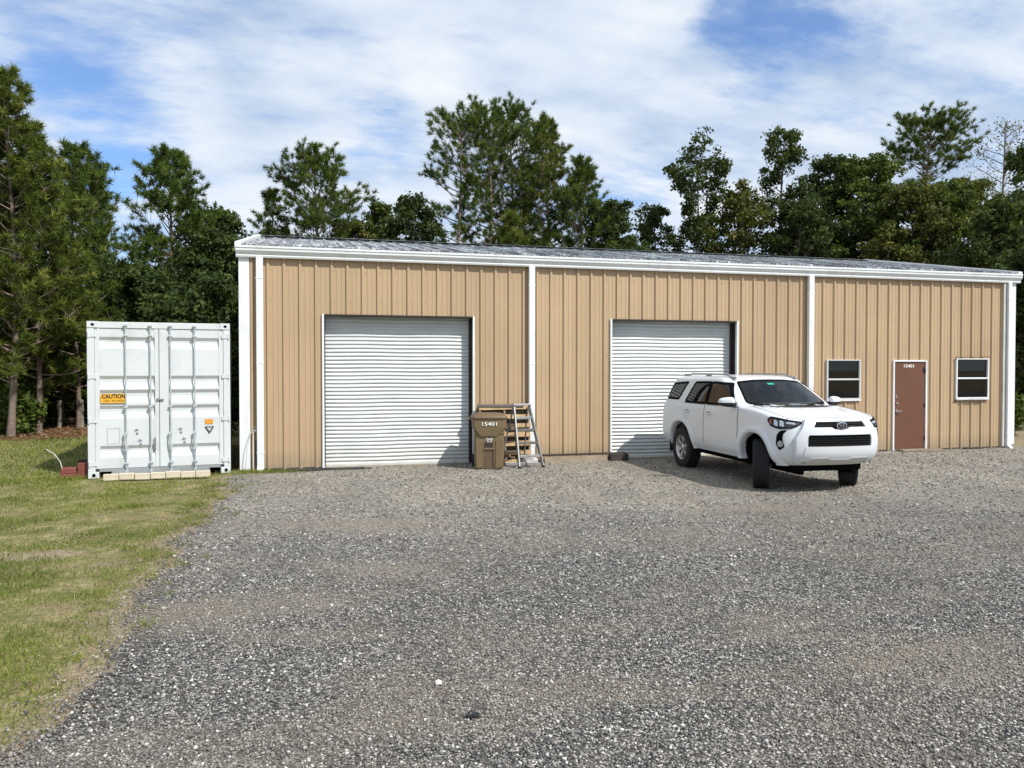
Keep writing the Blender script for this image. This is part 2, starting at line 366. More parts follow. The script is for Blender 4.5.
# ------------------------------------------------------------------ ground
rng = np.random.default_rng(7)
def edge_x(y):   # ragged left edge of the gravel lot
    return -.36 + -.02 + .36 * noise.noise(Vector((0, y * .55, 3))) + .20 * noise.noise(Vector((5, y * 1.7, 1))) + .06 * noise.noise(Vector((5, y * 7, 1)))
def mat_lawn():
    m, t = newmat('lawn_soil'); p = t.pos()
    big = t.noise(p, .55, 5, .6); mid = t.noise(p, 3.2, 6, .7); fine = t.noise(p, 34, 4, .75)
    s = t.math('MULTIPLY_ADD', mid, .50, t.math('MULTIPLY_ADD', fine, .50, t.math('MULTIPLY', big, .15)))
    c = t.ramp(s, [(.40, (.045, .066, .016)), (.50, (.105, .122, .032)), (.57, (.19, .178, .064)), (.68, (.38, .32, .17))])
    br = t.ramp(t.noise(t.mapping(p, (1, 1.6, 1), loc=(3, 9, 0)), 1.1, 7, .7), [(.47, 0.0), (.62, 1.0)])
    c = t.mix(t.math('MULTIPLY', br, .85), c, t.ramp(fine, [(.35, (.13, .095, .05)), (.65, (.34, .27, .16))]))
    at = t.n('ShaderNodeAttribute'); at.attribute_name = 'bare'
    bf = t.math('ADD', at.outputs['Fac'], t.math('MULTIPLY', t.math('SUBTRACT', mid, .5), 1.5)); bf = t.ramp(bf, [(.42, 0.0), (.72, 1.0)])
    c = t.mix(bf, c, t.ramp(t.noise(p, 22, 5, .75), [(.35, (.17, .125, .075)), (.55, (.31, .25, .165)), (.7, (.46, .40, .30))]))
    at2 = t.n('ShaderNodeAttribute'); at2.attribute_name = 'straw'
    sf = t.math('ADD', at2.outputs['Fac'], t.math('MULTIPLY', t.math('SUBTRACT', t.noise(p, 2.0, 6, .7), .5), 1.3)); sf = t.ramp(sf, [(.42, 0.0), (.65, 1.0)])
    c = t.mix(sf, c, t.ramp(t.noise(p, 14, 5, .75), [(.35, (.10, .038, .018)), (.65, (.26, .11, .055))]))
    t.bsdf(Base_Color=c, Roughness=.95, Specular_IOR_Level=.15, Normal=t.bump(t.math('ADD', fine, mid), .8, .03)); return m
def mat_gravel():
    m, t = newmat('crushed_gravel'); p = t.pos()
    v1 = t.n('ShaderNodeTexVoronoi', feature='F1'); v1.inputs['Scale'].default_value = 68; t.l(p, v1.inputs['Vector'])
    v2 = t.n('ShaderNodeTexVoronoi', feature='F1'); v2.inputs['Scale'].default_value = 48; t.l(p, v2.inputs['Vector'])
    s1 = t.n('ShaderNodeSeparateColor'); t.l(v1.outputs['Color'], s1.inputs[0]); s2 = t.n('ShaderNodeSeparateColor'); t.l(v2.outputs['Color'], s2.inputs[0])
    stops_d = [(0.0, (.022, .022, .022)), (.32, (.075, .073, .071)), (.6, (.185, .178, .166)), (.80, (.42, .41, .39)), (1.0, (.85, .83, .79))]
    stops_t = [(0.0, (.070, .062, .054)), (.30, (.19, .170, .145)), (.6, (.36, .325, .27)), (.85, (.56, .51, .43)), (1.0, (.85, .80, .70))]
    ca = t.ramp(s1.outputs[0], stops_d); ct = t.ramp(s2.outputs[0], stops_t)
    sy = t.n('ShaderNodeSeparateXYZ'); t.l(p, sy.inputs[0])
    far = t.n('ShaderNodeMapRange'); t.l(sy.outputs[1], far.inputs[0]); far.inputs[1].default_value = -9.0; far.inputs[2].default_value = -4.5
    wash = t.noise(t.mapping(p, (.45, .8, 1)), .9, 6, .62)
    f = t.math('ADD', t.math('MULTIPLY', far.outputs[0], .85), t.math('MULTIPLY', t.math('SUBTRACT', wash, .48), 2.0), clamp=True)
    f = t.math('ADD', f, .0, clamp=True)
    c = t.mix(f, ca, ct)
    fines = t.ramp(t.noise(t.mapping(p, (.4, 1.1, 1), loc=(4, 2, 0)), .8, 7, .65), [(.50, 0.0), (.66, 1.0)])
    c = t.mix(t.math('MULTIPLY', fines, .8), c, t.ramp(t.noise(p, 70, 3, .8), [(.35, (.20, .17, .135)), (.65, (.42, .375, .31))]))
    tw = t.ramp(t.noise(t.mapping(p, (1.1, .35, 1), rot=(0, 0, .6)), .7, 5, .6), [(.42, 0.0), (.62, 1.0)])
    c = t.mix(t.math('MULTIPLY', tw, .22), c, (.07, .068, .066))
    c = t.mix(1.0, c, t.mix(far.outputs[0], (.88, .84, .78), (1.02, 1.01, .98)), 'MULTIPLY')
    h = t.math('ADD', t.math('MULTIPLY', v1.outputs['Distance'], -1.0), t.math('MULTIPLY', v2.outputs['Distance'], -.4))
    t.bsdf(Base_Color=c, Roughness=.85, Specular_IOR_Level=.3, Normal=t.bump(h, 1.0, .022)); return m
M['lawn'] = mat_lawn(); M['gravel'] = mat_gravel()

# lawn: one sheet out to the horizon, finer near the photographer
def axis(a, b, fine0, fine1, st):
    L = [a]; 
    x = fine0; arr = list(np.arange(fine0, fine1 + 1e-6, st))
    left = list(-np.geomspace(.5, fine0 - a, 14)[::-1] + fine0); right = list(np.geomspace(.5, b - fine1, 14) + fine1)
    return np.array(left + arr + right)
gx = axis(-900, 900, -12, 4, .16); gy = axis(-700, 1200, -16, 20, .16)
X, Y = np.meshgrid(gx, gy); Xf, Yf = X.ravel(), Y.ravel()
near = (Xf > -12) & (Xf < 4) & (Yf > -16) & (Yf < 20)
Z = np.zeros_like(Xf)
idx = np.where(near)[0]
for i in idx: Z[i] = .05 * noise.noise(Vector((Xf[i] * .5, Yf[i] * .5, 0))) + .012 * noise.noise(Vector((Xf[i] * 2, Yf[i] * 2, 4))) - .012
Z[(Xf > -.9)] = -.02
fade = np.clip((-.45 - Xf) / .6, 0, 1); Z = np.where(near, -.004 * 1 + Z * fade, -.02)
ex = np.array([edge_x(y) if near[i] else -.36 for i, y in enumerate(Yf)])
dist = ex - Xf
bare = np.exp(-np.clip(dist, 0, 9) / .42) * .95
for (bx_, by_, sx, sy_, a) in [(-1.9, -6.5, .7, .22, 1.1), (-1.05, -7.1, .35, .3, .7), (-2.8, -6.9, .5, .2, .8), (-.7, -4.6, .3, .35, .5), (-1.6, -4.9, .8, .35, .25), (-3.9, -.5, .5, .35, .3), (-1.6, -.80, 1.5, .22, .7), (-.1, -.5, .5, .3, .6)]:
    bare = np.maximum(bare, a * np.exp(-(((Xf - bx_) / sx) ** 2 + ((Yf - by_) / sy_) ** 2)))
straw = .95 * np.exp(-(((Xf + 8) / 3.6) ** 2 + ((Yf - 11.2) / 3.4) ** 4)) + np.clip((Yf - 14) / 3, 0, 1) * .8
nx, ny = len(gx), len(gy)
I = (np.arange(ny - 1)[:, None] * nx + np.arange(nx - 1)[None]).ravel()
lawn = npmesh('lawn', np.stack([Xf, Yf, Z], 1), np.stack([I, I + 1, I + nx + 1, I + nx], 1), M['lawn'], smooth=True, attrs={'bare': bare, 'straw': straw})
tag(lawn, 'rough patchy lawn with bare sandy spots left of the gravel', None, kind='structure')
# gravel lot, top 12 mm above the soil
ys = np.arange(-40, .14, .06); mb = MB()
row = []
for y in ys:
    e = edge_x(y) if y < -.5 else edge_x(y) + (y + .5) * .8
    row.append([(e - .06, y, -.02), (e, y, .006), (e + .3, y, .012), (9.0, y, .012), (19.0, y, .012), (60, y, .012)])
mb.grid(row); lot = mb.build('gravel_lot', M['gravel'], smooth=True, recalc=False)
tag(lot, 'grey crushed gravel parking lot in front of the tan building', None, kind='structure')

# loose stones lying on the lot near the photographer, one mass
def stones(name, n, sampler, smin, smax, mat, seed):
    r = np.random.default_rng(seed); x, y = sampler(r, n); n = len(x)
    base = np.array([[1, 0, 0], [-1, 0, 0], [0, 1, 0], [0, -1, 0], [0, 0, 1], [0, 0, -1]], float)
    F0 = np.array([[0, 2, 4], [2, 1, 4], [1, 3, 4], [3, 0, 4], [2, 0, 5], [1, 2, 5], [3, 1, 5], [0, 3, 5]])
    V = np.repeat(base[None], n, 0) + r.normal(0, .22, (n, 6, 3))
    s = (smin + (smax - smin) * r.random(n) ** 2.2) / 2
    V *= s[:, None, None] * (np.array([1.2, .95, .75])[None, None] * (.75 + .5 * r.random((n, 1, 3))))
    a = r.random(n) * 6.283; tt = r.normal(0, .35, n)
    ca, sa, ct, st = np.cos(a), np.sin(a), np.cos(tt), np.sin(tt)
    x1 = V[..., 0]; z1 = V[..., 1] * st[:, None] + V[..., 2] * ct[:, None]; y1 = V[..., 1] * ct[:, None] - V[..., 2] * st[:, None]
    V = np.stack([x1 * ca[:, None] - y1 * sa[:, None] + x[:, None], x1 * sa[:, None] + y1 * ca[:, None] + y[:, None], z1 + .012 + s[:, None] * .35], 2)
    F = (F0[None] + (np.arange(n) * 6)[:, None, None]).reshape(-1, 3)
    return npmesh(name, V.reshape(-1, 3), F, mat)
def mat_stone():
    m, t = newmat('loose_stone'); g = t.n('ShaderNodeNewGeometry')
    c = t.ramp(g.outputs['Random Per Island'], [(0.0, (.018, .018, .017)), (.36, (.062, .058, .054)), (.60, (.14, .132, .12)), (.81, (.30, .28, .25)), (.93, (.56, .53, .48)), (1.0, (.88, .85, .79))])
    c = t.mix(.25, c, t.ramp(t.noise(g.outputs['Position'], 180, 3), [(.35, 0.03), (.65, .4)]))
    p = g.outputs['Position']
    w1 = t.ramp(t.noise(t.mapping(p, (.45, .8, 1)), .9, 6, .62), [(.46, 0.0), (.62, 1.0)])
    w2 = t.ramp(t.noise(t.mapping(p, (.4, 1.1, 1), loc=(4, 2, 0)), .8, 7, .65), [(.50, 0.0), (.68, 1.0)])
    c = t.mix(t.math('MULTIPLY', w1, .35), c, (.25, .215, .17)); c = t.mix(t.math('MULTIPLY', w2, .55), c, (.33, .29, .235))
    t.bsdf(Base_Color=c, Roughness=.8); return m
M['stone'] = mat_stone()
def samp_near(r, n):
    # density falls with distance from the photographer
    d = 3.3 + 7.5 * r.random(n) ** 1.35; k = (r.random(n) - .5) * 1.42
    F = (math.sin(R(YAW)), math.cos(R(YAW))); Rt = (F[1], -F[0])
    x = CAM.x + d * F[0] + d * k * Rt[0]; y = CAM.y + d * F[1] + d * k * Rt[1]
    e = np.array([edge_x(b) for b in y]); sp = r.exponential(.10, n); keep = x > e - sp
    return x[keep], y[keep]
st = stones('loose_gravel', 110000, samp_near, .008, .027, M['stone'], 3)
tag(st, 'loose crushed stones in grey black and white scattered over the lot', None, kind='stuff')
def samp_far(r, n):
    x = -.6 + 24 * r.random(n); y = -9 + 9 * r.random(n); e = np.array([edge_x(b) for b in y]); keep = x > e - r.exponential(.15, n)
    return x[keep], y[keep]
st2 = stones('loose_gravel', 16000, samp_far, .02, .045, M['stone'], 5)
tag(st2, 'scattered larger stones on the far half of the gravel lot', None, kind='stuff')

# grass blades, one mass
def blades(name, x, y, h, lean, wid, mat, seed, zb=0.0):
    r = np.random.default_rng(seed); n = len(x); a = r.random(n) * 6.283; b = r.random(n) * 6.283
    z0 = np.full(n, zb)
    dx, dy = np.cos(a) * wid / 2, np.sin(a) * wid / 2; lx, ly = np.cos(b) * lean * h, np.sin(b) * lean * h
    V = np.stack([np.stack([x - dx, y - dy, z0 - .01], 1), np.stack([x + dx, y + dy, z0 - .01], 1), np.stack([x + lx, y + ly, z0 + h], 1)], 1)
    F = np.arange(3 * n).reshape(n, 3)
    tone = np.repeat(np.clip(.45 + .5 * np.sin(x * 1.3 + np.sin(y * 1.1) * 2) * np.sin(y * 1.7 + x) * .6 + r.normal(0, .12, n), 0, 1), 3)
    return npmesh(name, V.reshape(-1, 3), F, mat, attrs={'tone': tone})
def samp_grass(n, seed):
    r = np.random.default_rng(seed); d = 3.3 + 11.5 * r.random(n) ** 1.1; k = -.02 - .70 * r.random(n)
    F = (math.sin(R(YAW)), math.cos(R(YAW))); Rt = (F[1], -F[0])
    x = CAM.x + d * F[0] + d * k * Rt[0]; y = CAM.y + d * F[1] + d * k * Rt[1]
    e = np.array([edge_x(b) for b in y]); pr = np.clip((e - x) / .55, 0, 1) ** 1.3
    for (bx_, by_, sx, sy_, a) in [(-1.9, -6.5, .7, .22, .9), (-1.05, -7.1, .35, .3, .7), (-2.8, -6.9, .5, .2, .7), (-.7, -4.6, .3, .35, .7), (-1.6, -.75, 1.5, .25, .8)]:
        pr = pr * (1 - a * np.exp(-(((x - bx_) / sx) ** 2 + ((y - by_) / sy_) ** 2)))
    cl = np.array([noise.noise(Vector((a * 2.2, b * 2.2, 9))) for a, b in zip(x, y)])
    cl2 = np.array([noise.noise(Vector((a * .8 + 4, b * .8, 2))) for a, b in zip(x, y)])
    pr = pr * np.clip(.55 + 1.1 * cl + 1.0 * cl2, .08, 1)
    keep = r.random(n) < pr; return x[keep], y[keep], d[keep]
x, y, d = samp_grass(190000, 11); r = np.random.default_rng(2)
h = (.010 + .024 * r.random(len(x)) ** 1.5); 
gr = blades('grass', x, y, h, .7, .004 + d * .0007, M['grass'], 12)
tag(gr, 'short patchy green and straw coloured grass on the lawn', None, kind='stuff')
x = -3 - 9 * r.random(40000) ; y = -1 + 15 * r.random(40000)
m_ = (r.random(40000) < .8) & (y < 8.2 + 1.2 * r.random(40000)); x, y = x[m_], y[m_]
gr = blades('grass', x, y, .03 + .06 * r.random(len(x)), .6, np.full(len(x), .02), M['grass'], 13)
tag(gr, 'longer thin grass between the lawn and the pines', None, kind='stuff')
# weeds at the foot of the wall corner and a tuft on the lawn
x = np.concatenate([r.normal(-.15, .25, 900), r.normal(-1.55, .16, 500), r.normal(.35, .25, 500), r.normal(-3.3, .25, 500)])
y = np.concatenate([r.normal(-.35, .10, 900), r.normal(-3.75, .10, 500), r.normal(-.45, .05, 500), r.normal(-.35, .06, 500)])
gr = blades('grass', x, y, .04 + .07 * r.random(len(x)), .7, np.full(len(x), .010), M['grass'], 14)
tag(gr, 'greener weed tufts at the foot of the building corner', None, kind='stuff')
# white rock and dark clod on the gravel
def rock(name, loc, s, mat, label, cat, seed):
    bm = bmesh.new(); bmesh.ops.create_icosphere(bm, subdivisions=3, radius=1)
    for v in bm.verts:
        k = 1 + .35 * noise.noise(v.co * 1.6 + Vector((seed, 0, 0))) + .12 * noise.noise(v.co * 5); v.co = Vector((v.co.x * s[0] * k, v.co.y * s[1] * k, v.co.z * s[2] * k))
    me = bpy.data.meshes.new(name); bm.to_mesh(me); bm.free(); me.materials.append(mat); o = bpy.data.objects.new(name, me); col.objects.link(o); o.location = loc
    tag(o, label, cat); return o
rock('rock', (1.78, -11.06, .03), (.022, .019, .018), M['rock_white'], 'single large white rock lying on the near gravel', 'rock', 1)
rock('clod', (1.90, -11.56, .03), (.038, .022, .022), M['black'], 'black clod of debris on the near gravel', 'debris', 4)
# fallen leaves and straw bits along the gravel edge and under the pines
r = np.random.default_rng(31)
def litter(name, x, y, s, mat, label):
    n = len(x); a = r.random(n) * 6.283; ca, sa = np.cos(a), np.sin(a); t1 = r.normal(0, .35, n) * s
    z = np.full(n, .022)
    V = np.stack([np.stack([x - ca * s, y - sa * s, z], 1), np.stack([x - sa * s * .45, y + ca * s * .45, z + t1], 1), np.stack([x + ca * s, y + sa * s, z + .3 * s], 1), np.stack([x + sa * s * .45, y - ca * s * .45, z - t1 * .3], 1)], 1)
    o = npmesh(name, V.reshape(-1, 3), np.arange(4 * n).reshape(n, 4), mat, attrs={'tone': np.repeat(r.random(n), 4)}); tag(o, label, None, kind='stuff')
ye = -11.5 + 11 * r.random(2600); xe = np.array([edge_x(v) for v in ye]) - r.exponential(.6, 2600) + .12
litter('fallen_leaves', xe, ye, .005 + .010 * r.random(2600), M['dead_leaf'], 'dead brown leaves and straw bits along the gravel edge')
litter('fallen_leaves', -11 + 9 * r.random(5000), 8.4 + 6 * r.random(5000), .03 + .05 * r.random(5000), M['dead_leaf'], 'reddish pine litter on the ground under the left pines')
# weed tufts growing at the ragged edge of the gravel
xs1, ys1, hs1 = [], [], []
for k in range(75):
    cy = -11.3 + 10.3 * r.random(); cx = edge_x(cy) + r.normal(-.12, .22); m_ = int(18 + 40 * r.random()); sp = .03 + .05 * r.random()
    xs1 += list(r.normal(cx, sp, m_)); ys1 += list(r.normal(cy, sp, m_)); hs1 += list((.015 + .05 * r.random(m_)) * (.6 + r.random()))
gr = blades('weeds', np.array(xs1), np.array(ys1), np.array(hs1), .8, np.full(len(xs1), .007), M['grass'], 44, .008)
tag(gr, 'small weed tufts along the ragged gravel edge', None, kind='stuff')
# ------------------------------------------------------------------ building
XL, XR, DEP, EH = -.39, 18.17, 11.0, 4.26
RIDGE_Y, RIDGE_Z, EAVE_Z = 5.5, 5.46, 4.37
B = thing('metal_building', 'long tan ribbed steel workshop with white trim and two roll up doors', 'building', (0, 0, 0))
OPEN = [(1.18, 4.21, -1, 3.06), (7.30, 10.35, -1, 3.06), (12.72, 13.63, 1.28, 2.21), (14.57, 15.54, -1, 2.21), (16.41, 17.38, 1.27, 2.25)]
def rib_profile(x0, x1, pitch=.305, off=0.0):
    pts = []; k = math.floor((x0 - off) / pitch) - 1
    while True:
        b = off + k * pitch
        if b - .05 > x1: break
        for dx, d in ((-.040, 0), (-.020, .034), (.020, .034), (.040, 0), (.088, 0), (.096, .006), (.112, .006), (.120, 0), (.185, 0), (.193, .006), (.209, .006), (.217, 0)):
            if x0 <= b + dx <= x1: pts.append((b + dx, d))
        k += 1
    return pts
def depth_at(pts, x):
    for (a, da), (b, db) in zip(pts, pts[1:]):
        if a <= x <= b: return da + (db - da) * (x - a) / max(b - a, 1e-9)
    return 0
pts = rib_profile(XL, XR, off=.12); allp = [(XL, 0)] + pts + [(XR, 0)]
xs = sorted(set([p[0] for p in allp] + [o[0] for o in OPEN] + [o[1] for o in OPEN]))
pr = [(x, depth_at(allp, x)) for x in xs]
mb = MB()
for (a, da), (b, db) in zip(pr, pr[1:]):
    xm = (a + b) / 2; iv = [(.02, EH)]
    for o in OPEN:
        if o[0] < xm < o[1]:
            nv = []
            for lo, hi in iv:
                if o[2] > lo: nv.append((lo, min(hi, o[2])))
                if o[3] < hi: nv.append((max(lo, o[3]), hi))
            iv = nv
    for lo, hi in iv:
        if hi > lo: mb.add([(a, -da, lo), (b, -db, lo), (b, -db, hi), (a, -da, hi)], [(0, 1, 2, 3)])
mb.build('front_wall', M['tan'], B, recalc=False)
# gable walls and back wall, ribbed too
for nm, xw, sgn in (('left_wall', XL, -1), ('right_wall', XR, 1)):
    mb = MB(); P = [(0, 0)] + rib_profile(.0, DEP, off=.1) + [(DEP, 0)]
    for (a, da), (b, db) in zip(P, P[1:]):
        def top(y): return EH + (RIDGE_Z - EAVE_Z) * (1 - abs(y - RIDGE_Y) / RIDGE_Y)
        mb.add([(xw + sgn * da, a, .02), (xw + sgn * db, b, .02), (xw + sgn * db, b, top(b)), (xw + sgn * da, a, top(a))], [(0, 1, 2, 3)])
    mb.build('side_wall', M['tan'], B, recalc=False)
mb = MB(); mb.add([(XL, DEP, .02), (XR, DEP, .02), (XR, DEP, EH), (XL, DEP, EH)], [(0, 1, 2, 3)]); mb.build('back_wall', M['tan'], B, recalc=False)
mb = MB(); mb.bx(XL + .02, XR - .02, .30, DEP - .05, -.05, .03); mb.build('floor_slab', M['beige_block'], B)
# roof: ribs run up the slope
mb = MB(); P = [(-.46, 0)] + rib_profile(-.44, 18.25, off=.02) + [(18.27, 0)]
for side in (0, 1):
    for (a, da), (b, db) in zip(P, P[1:]):
        ya = -.13 if side == 0 else DEP + .13
        ze = EAVE_Z + .035
        mb.add([(a, ya, ze + da * .9), (b, ya, ze + db * .9), (b, RIDGE_Y, RIDGE_Z + db * .9), (a, RIDGE_Y, RIDGE_Z + da * .9)], [(0, 1, 2, 3)])
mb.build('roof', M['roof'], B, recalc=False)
mb = MB()
for (a, da), (b, db) in zip(P, P[1:]):
    if da or db: mb.add([(a, -.129, EAVE_Z + .02), (b, -.129, EAVE_Z + .02), (b, -.129, EAVE_Z + .035 + db * .9), (a, -.129, EAVE_Z + .035 + da * .9)], [(0, 1, 2, 3)])
cl_ = mb.build('eave_closure', M['roof'], B, recalc=False); cl_['kind'] = 'stuff'
mb = MB()
for s in (0, 1):
    y2 = RIDGE_Y + (-.18 if s == 0 else .18)
    mb.add([(-.46, RIDGE_Y, RIDGE_Z + .07), (18.27, RIDGE_Y, RIDGE_Z + .07), (18.27, y2, RIDGE_Z + .035), (-.46, y2, RIDGE_Z + .035)], [(0, 1, 2, 3)])
mb.build('ridge_cap', M['roof'], B, recalc=False)
# rake trims on both gables
for xa in (-.46, 18.27):
    mb = MB(); s = 1 if xa < 0 else -1
    for (ya, za, yb, zb) in ((-.14, EAVE_Z + .03, RIDGE_Y, RIDGE_Z + .03), (RIDGE_Y, RIDGE_Z + .03, DEP + .14, EAVE_Z + .03)):
        x0, x1 = (xa - .02, xa + .10) if s == 1 else (xa - .10, xa + .02)
        mb.add([(x0, ya, za - .13), (x1, ya, za - .13), (x1, ya, za + .05), (x0, ya, za + .05), (x0, yb, zb - .13), (x1, yb, zb - .13), (x1, yb, zb + .05), (x0, yb, zb + .05)],
               [(0, 1, 2, 3), (7, 6, 5, 4), (0, 4, 5, 1), (3, 2, 6, 7), (0, 3, 7, 4), (1, 5, 6, 2)])
    mb.build('rake_trim', M['white_trim'], B)
# eave gutter with stepped face (profile in y,z)
prof = [(-.045, 4.165), (-.105, 4.165), (-.118, 4.195), (-.112, 4.225), (-.128, 4.232), (-.168, 4.29), (-.170, 4.322), (-.150, 4.330), (-.150, 4.338), (-.178, 4.345), (-.178, 4.385), (-.160, 4.388), (-.155, 4.35), (-.045, 4.35)]
mb = MB(); xs_ = [-.46, 5.5, 12.33, 18.27]
for i in range(3):
    a, b = xs_[i] + (.0012 if i else 0), xs_[i + 1] - (.0012 if i < 2 else 0); n = len(prof)
    mb.add([(a, y, z) for y, z in prof] + [(b, y, z) for y, z in prof], [(k, (k + 1) % n, (k + 1) % n + n, k + n) for k in range(n)] + [tuple(range(n)), tuple(range(2 * n - 1, n - 1, -1))])
mb.build('gutter', M['white_trim'], B)
# downspouts
for (x0, x1) in ((-.093, .037), (5.40, 5.53), (12.165, 12.30), (17.89, 17.99)):
    mb = MB(); mb.bx(x0, x1, -.135, -.040, .03, 4.17)
    for zb in (.35, 2.1, 3.75): mb.bx(x0 - .008, x1 + .008, -.139, -.036, zb, zb + .03)
    mb.add([(x0, -.135, .10), (x1, -.135, .10), (x1, -.23, .015), (x0, -.23, .015), (x0, -.135, .028), (x1, -.135, .028)], [(0, 1, 2, 3), (3, 2, 5, 4), (0, 3, 4), (1, 5, 2)])
    mb.build('downspout', M['white_trim'], B, bevel=.008)
# corner trims
mb = MB(); mb.bx(XL - .03, -.222, -.045, .0, .03, 4.20); mb.bx(XL - .03, XL + .0, .0, .14, .03, 4.20); mb.build('corner_trim', M['white_trim'], B, bevel=.004)
mb = MB(); mb.bx(18.03, XR + .03, -.045, .0, .09, 4.20); mb.bx(XR, XR + .03, .0, .14, .09, 4.20); mb.build('corner_trim', M['white_trim'], B, bevel=.004)
mb = MB(); mb.bx(17.80, 17.865, -.075, -.036, .05, 4.20); mb.build('conduit_channel', M['white_dirty'], B, bevel=.003)
# base sill of the slab showing under the sheets
mb = MB()
for a, b in ((XL, 1.12), (4.27, 7.24), (10.41, 14.51), (15.60, XR)): mb.bx(a, b, -.012, .05, -.05, .045)
each(mb, 'base_angle', M['wood_dark'], B)
# screw rows: small washered screws on the panels
mb = MB()
for z in (.12, 1.2, 2.3, 3.35, 3.95):
    k = 0
    while True:
        x = .12 + .305 * (k - 1) + .055; k += 1
        if x > XR - .4: break
        if any(o[0] - .05 < x < o[1] + .05 and o[2] - .05 < z < o[3] + .05 for o in OPEN): continue
        mb.bx(x - .006, x + .006, -.007, .001, z - .006, z + .006)
sc_ = mb.build('screw_row', M['steel_grey'], B); sc_['kind'] = 'stuff'

# roll up doors
def rollup(x0, x1, H, lift):
    mb = MB(); yb = .235; n = 8; rows = []; pitch = .0795; z = .03; zt = H + .05
    k = 0
    while z < zt:
        for s in range(n):
            u = s / n; zz_ = z + u * pitch
            d = (-.008, .014, .021, .019, .015, .010, .004, -.006)[s]
            rows.append((zz_, d))
        z += pitch; k += 1
    nx_ = 14; P = []
    for zz_, d in rows:
        P.append([(x0 + .012 + (x1 - x0 - .024) * i / nx_, yb - d + .004 * math.sin(zz_ * 3 + i * .9) + .003 * math.sin(i * 2.1 + zz_ * 11), zz_ + .004 * math.sin(i * .8 + zz_ * 2)) for i in range(nx_ + 1)])
    mb.grid(P); c = mb.build('roll_up_door', M['slat'], B, smooth=True, recalc=False, angle=60)
    b = MB(); b.bx(x0 + .014, x1 - .014, yb - .035, yb + .02, .012, .065); b.build('bottom_bar', M['white_dirty'], c, bevel=.004)
    f = MB(); f.bx(x0 - .035, x0 + .006, -.046, .03, .02, H + .035); f.build('door_jamb', M['white_trim'], c, bevel=.003)
    f = MB(); f.bx(x1 - .006, x1 + .035, -.046, .03, .02, H + .035); f.build('door_jamb', M['white_trim'], c, bevel=.003)
    f = MB(); f.bx(x0 + .006, x1 - .006, -.042, .03, H, H + .035); f.build('door_head', M['brown_steel'], c, bevel=.003)
    f = MB(); f.bx(x0 - .03, x0 - .001, .031, .30, .0, H + .3); f.bx(x1 + .001, x1 + .03, .031, .30, .0, H + .3); f.bx(x0, x1, .031, .22, H + .0, H + .02)
    f.bx(x1 - .05, x1 + .001, yb - .07, yb - .03, .0, H); f.bx(x0 - .001, x0 + .03, yb - .05, yb - .03, .0, H)
    f.build('door_guide', M['brown_steel'], c)
    f = MB(); f.tube([(x0 + .05, .42, H + .26), (x1 - .05, .42, H + .26)], .2, 14); f.build('roll_drum', M['slat'], c, smooth=True)
rollup(1.18, 4.21, 3.06, 0); rollup(7.30, 10.35, 3.06, 0)
mb = MB(); mb.bx(1.0, 4.4, -.02, .30, -.02, .018); mb.bx(7.12, 10.5, -.02, .30, -.02, .018); each(mb, 'door_apron', M['wood_grey'], B)

# windows
def window(x0, x1, z0, z1, torn):
    f = MB(); w_ = .026; ya, yb = -.055, .02
    f.bx(x0 - .01, x0 + w_, ya, yb, z0 - .01, z1 + .01); f.bx(x1 - w_, x1 + .01, ya, yb, z0 - .01, z1 + .01)
    f.bx(x0 + w_, x1 - w_, ya + .002, yb, z0 - .01, z0 + w_); f.bx(x0 + w_, x1 - w_, ya + .002, yb, z1 - w_ * .5, z1 + .01)
    zm = z0 + (z1 - z0) * .51
    f.bx(x0 + w_, x1 - w_, ya + .008, yb, zm - .02, zm + .02)
    o = f.build('window', paint('window_alu', (.56, .57, .56), .4, .06, 5) if not torn else M['white_trim'], B, bevel=.004)
    s = MB(); s.bx(x0 - .015, x1 + .015, ya - .012, .0, z0 - .040, z0 - .012); s.build('sill', M['white_dirty' if torn else 'white_trim'], o, bevel=.004)
    for a, b, y in ((z0 + w_, zm - .02, -.03), (zm + .02, z1 - w_ * .5, -.012)):
        g_ = MB(); g_.bx(x0 + w_, x1 - w_, y, y + .005, a, b); g_.build('pane', M['window_glass'], o)
    if torn:
        e = MB(); e.beam((x0 - .04, -.06, z1 + .035), (x1 + .03, -.058, z1 + .055), .02, .012)
        e.beam((x0 - .05, -.06, z1 - .02), (x0 - .02, -.06, z1 + .05), .02, .012); e.beam((x0 + .12, -.06, z0 - .075), (x1 - .1, -.06, z0 - .068), .02, .01); e.beam((x0 - .05, -.06, z0 - .11), (x0 - .03, -.06, z0 - .03), .02, .012)
        each(e, 'loose_caulk', M['wood_dark'], o)
window(12.72, 13.63, 1.28, 2.21, False); window(16.41, 17.38, 1.27, 2.25, True)
# back room walls seen dimly through the panes
mb = MB(); mb.bx(12.2, 17.95, 3.4, 3.45, .03, 3.0); mb.bx(12.15, 12.2, .3, 3.4, .03, 3.0); mb.build('partition', M['white_dirty'], B)

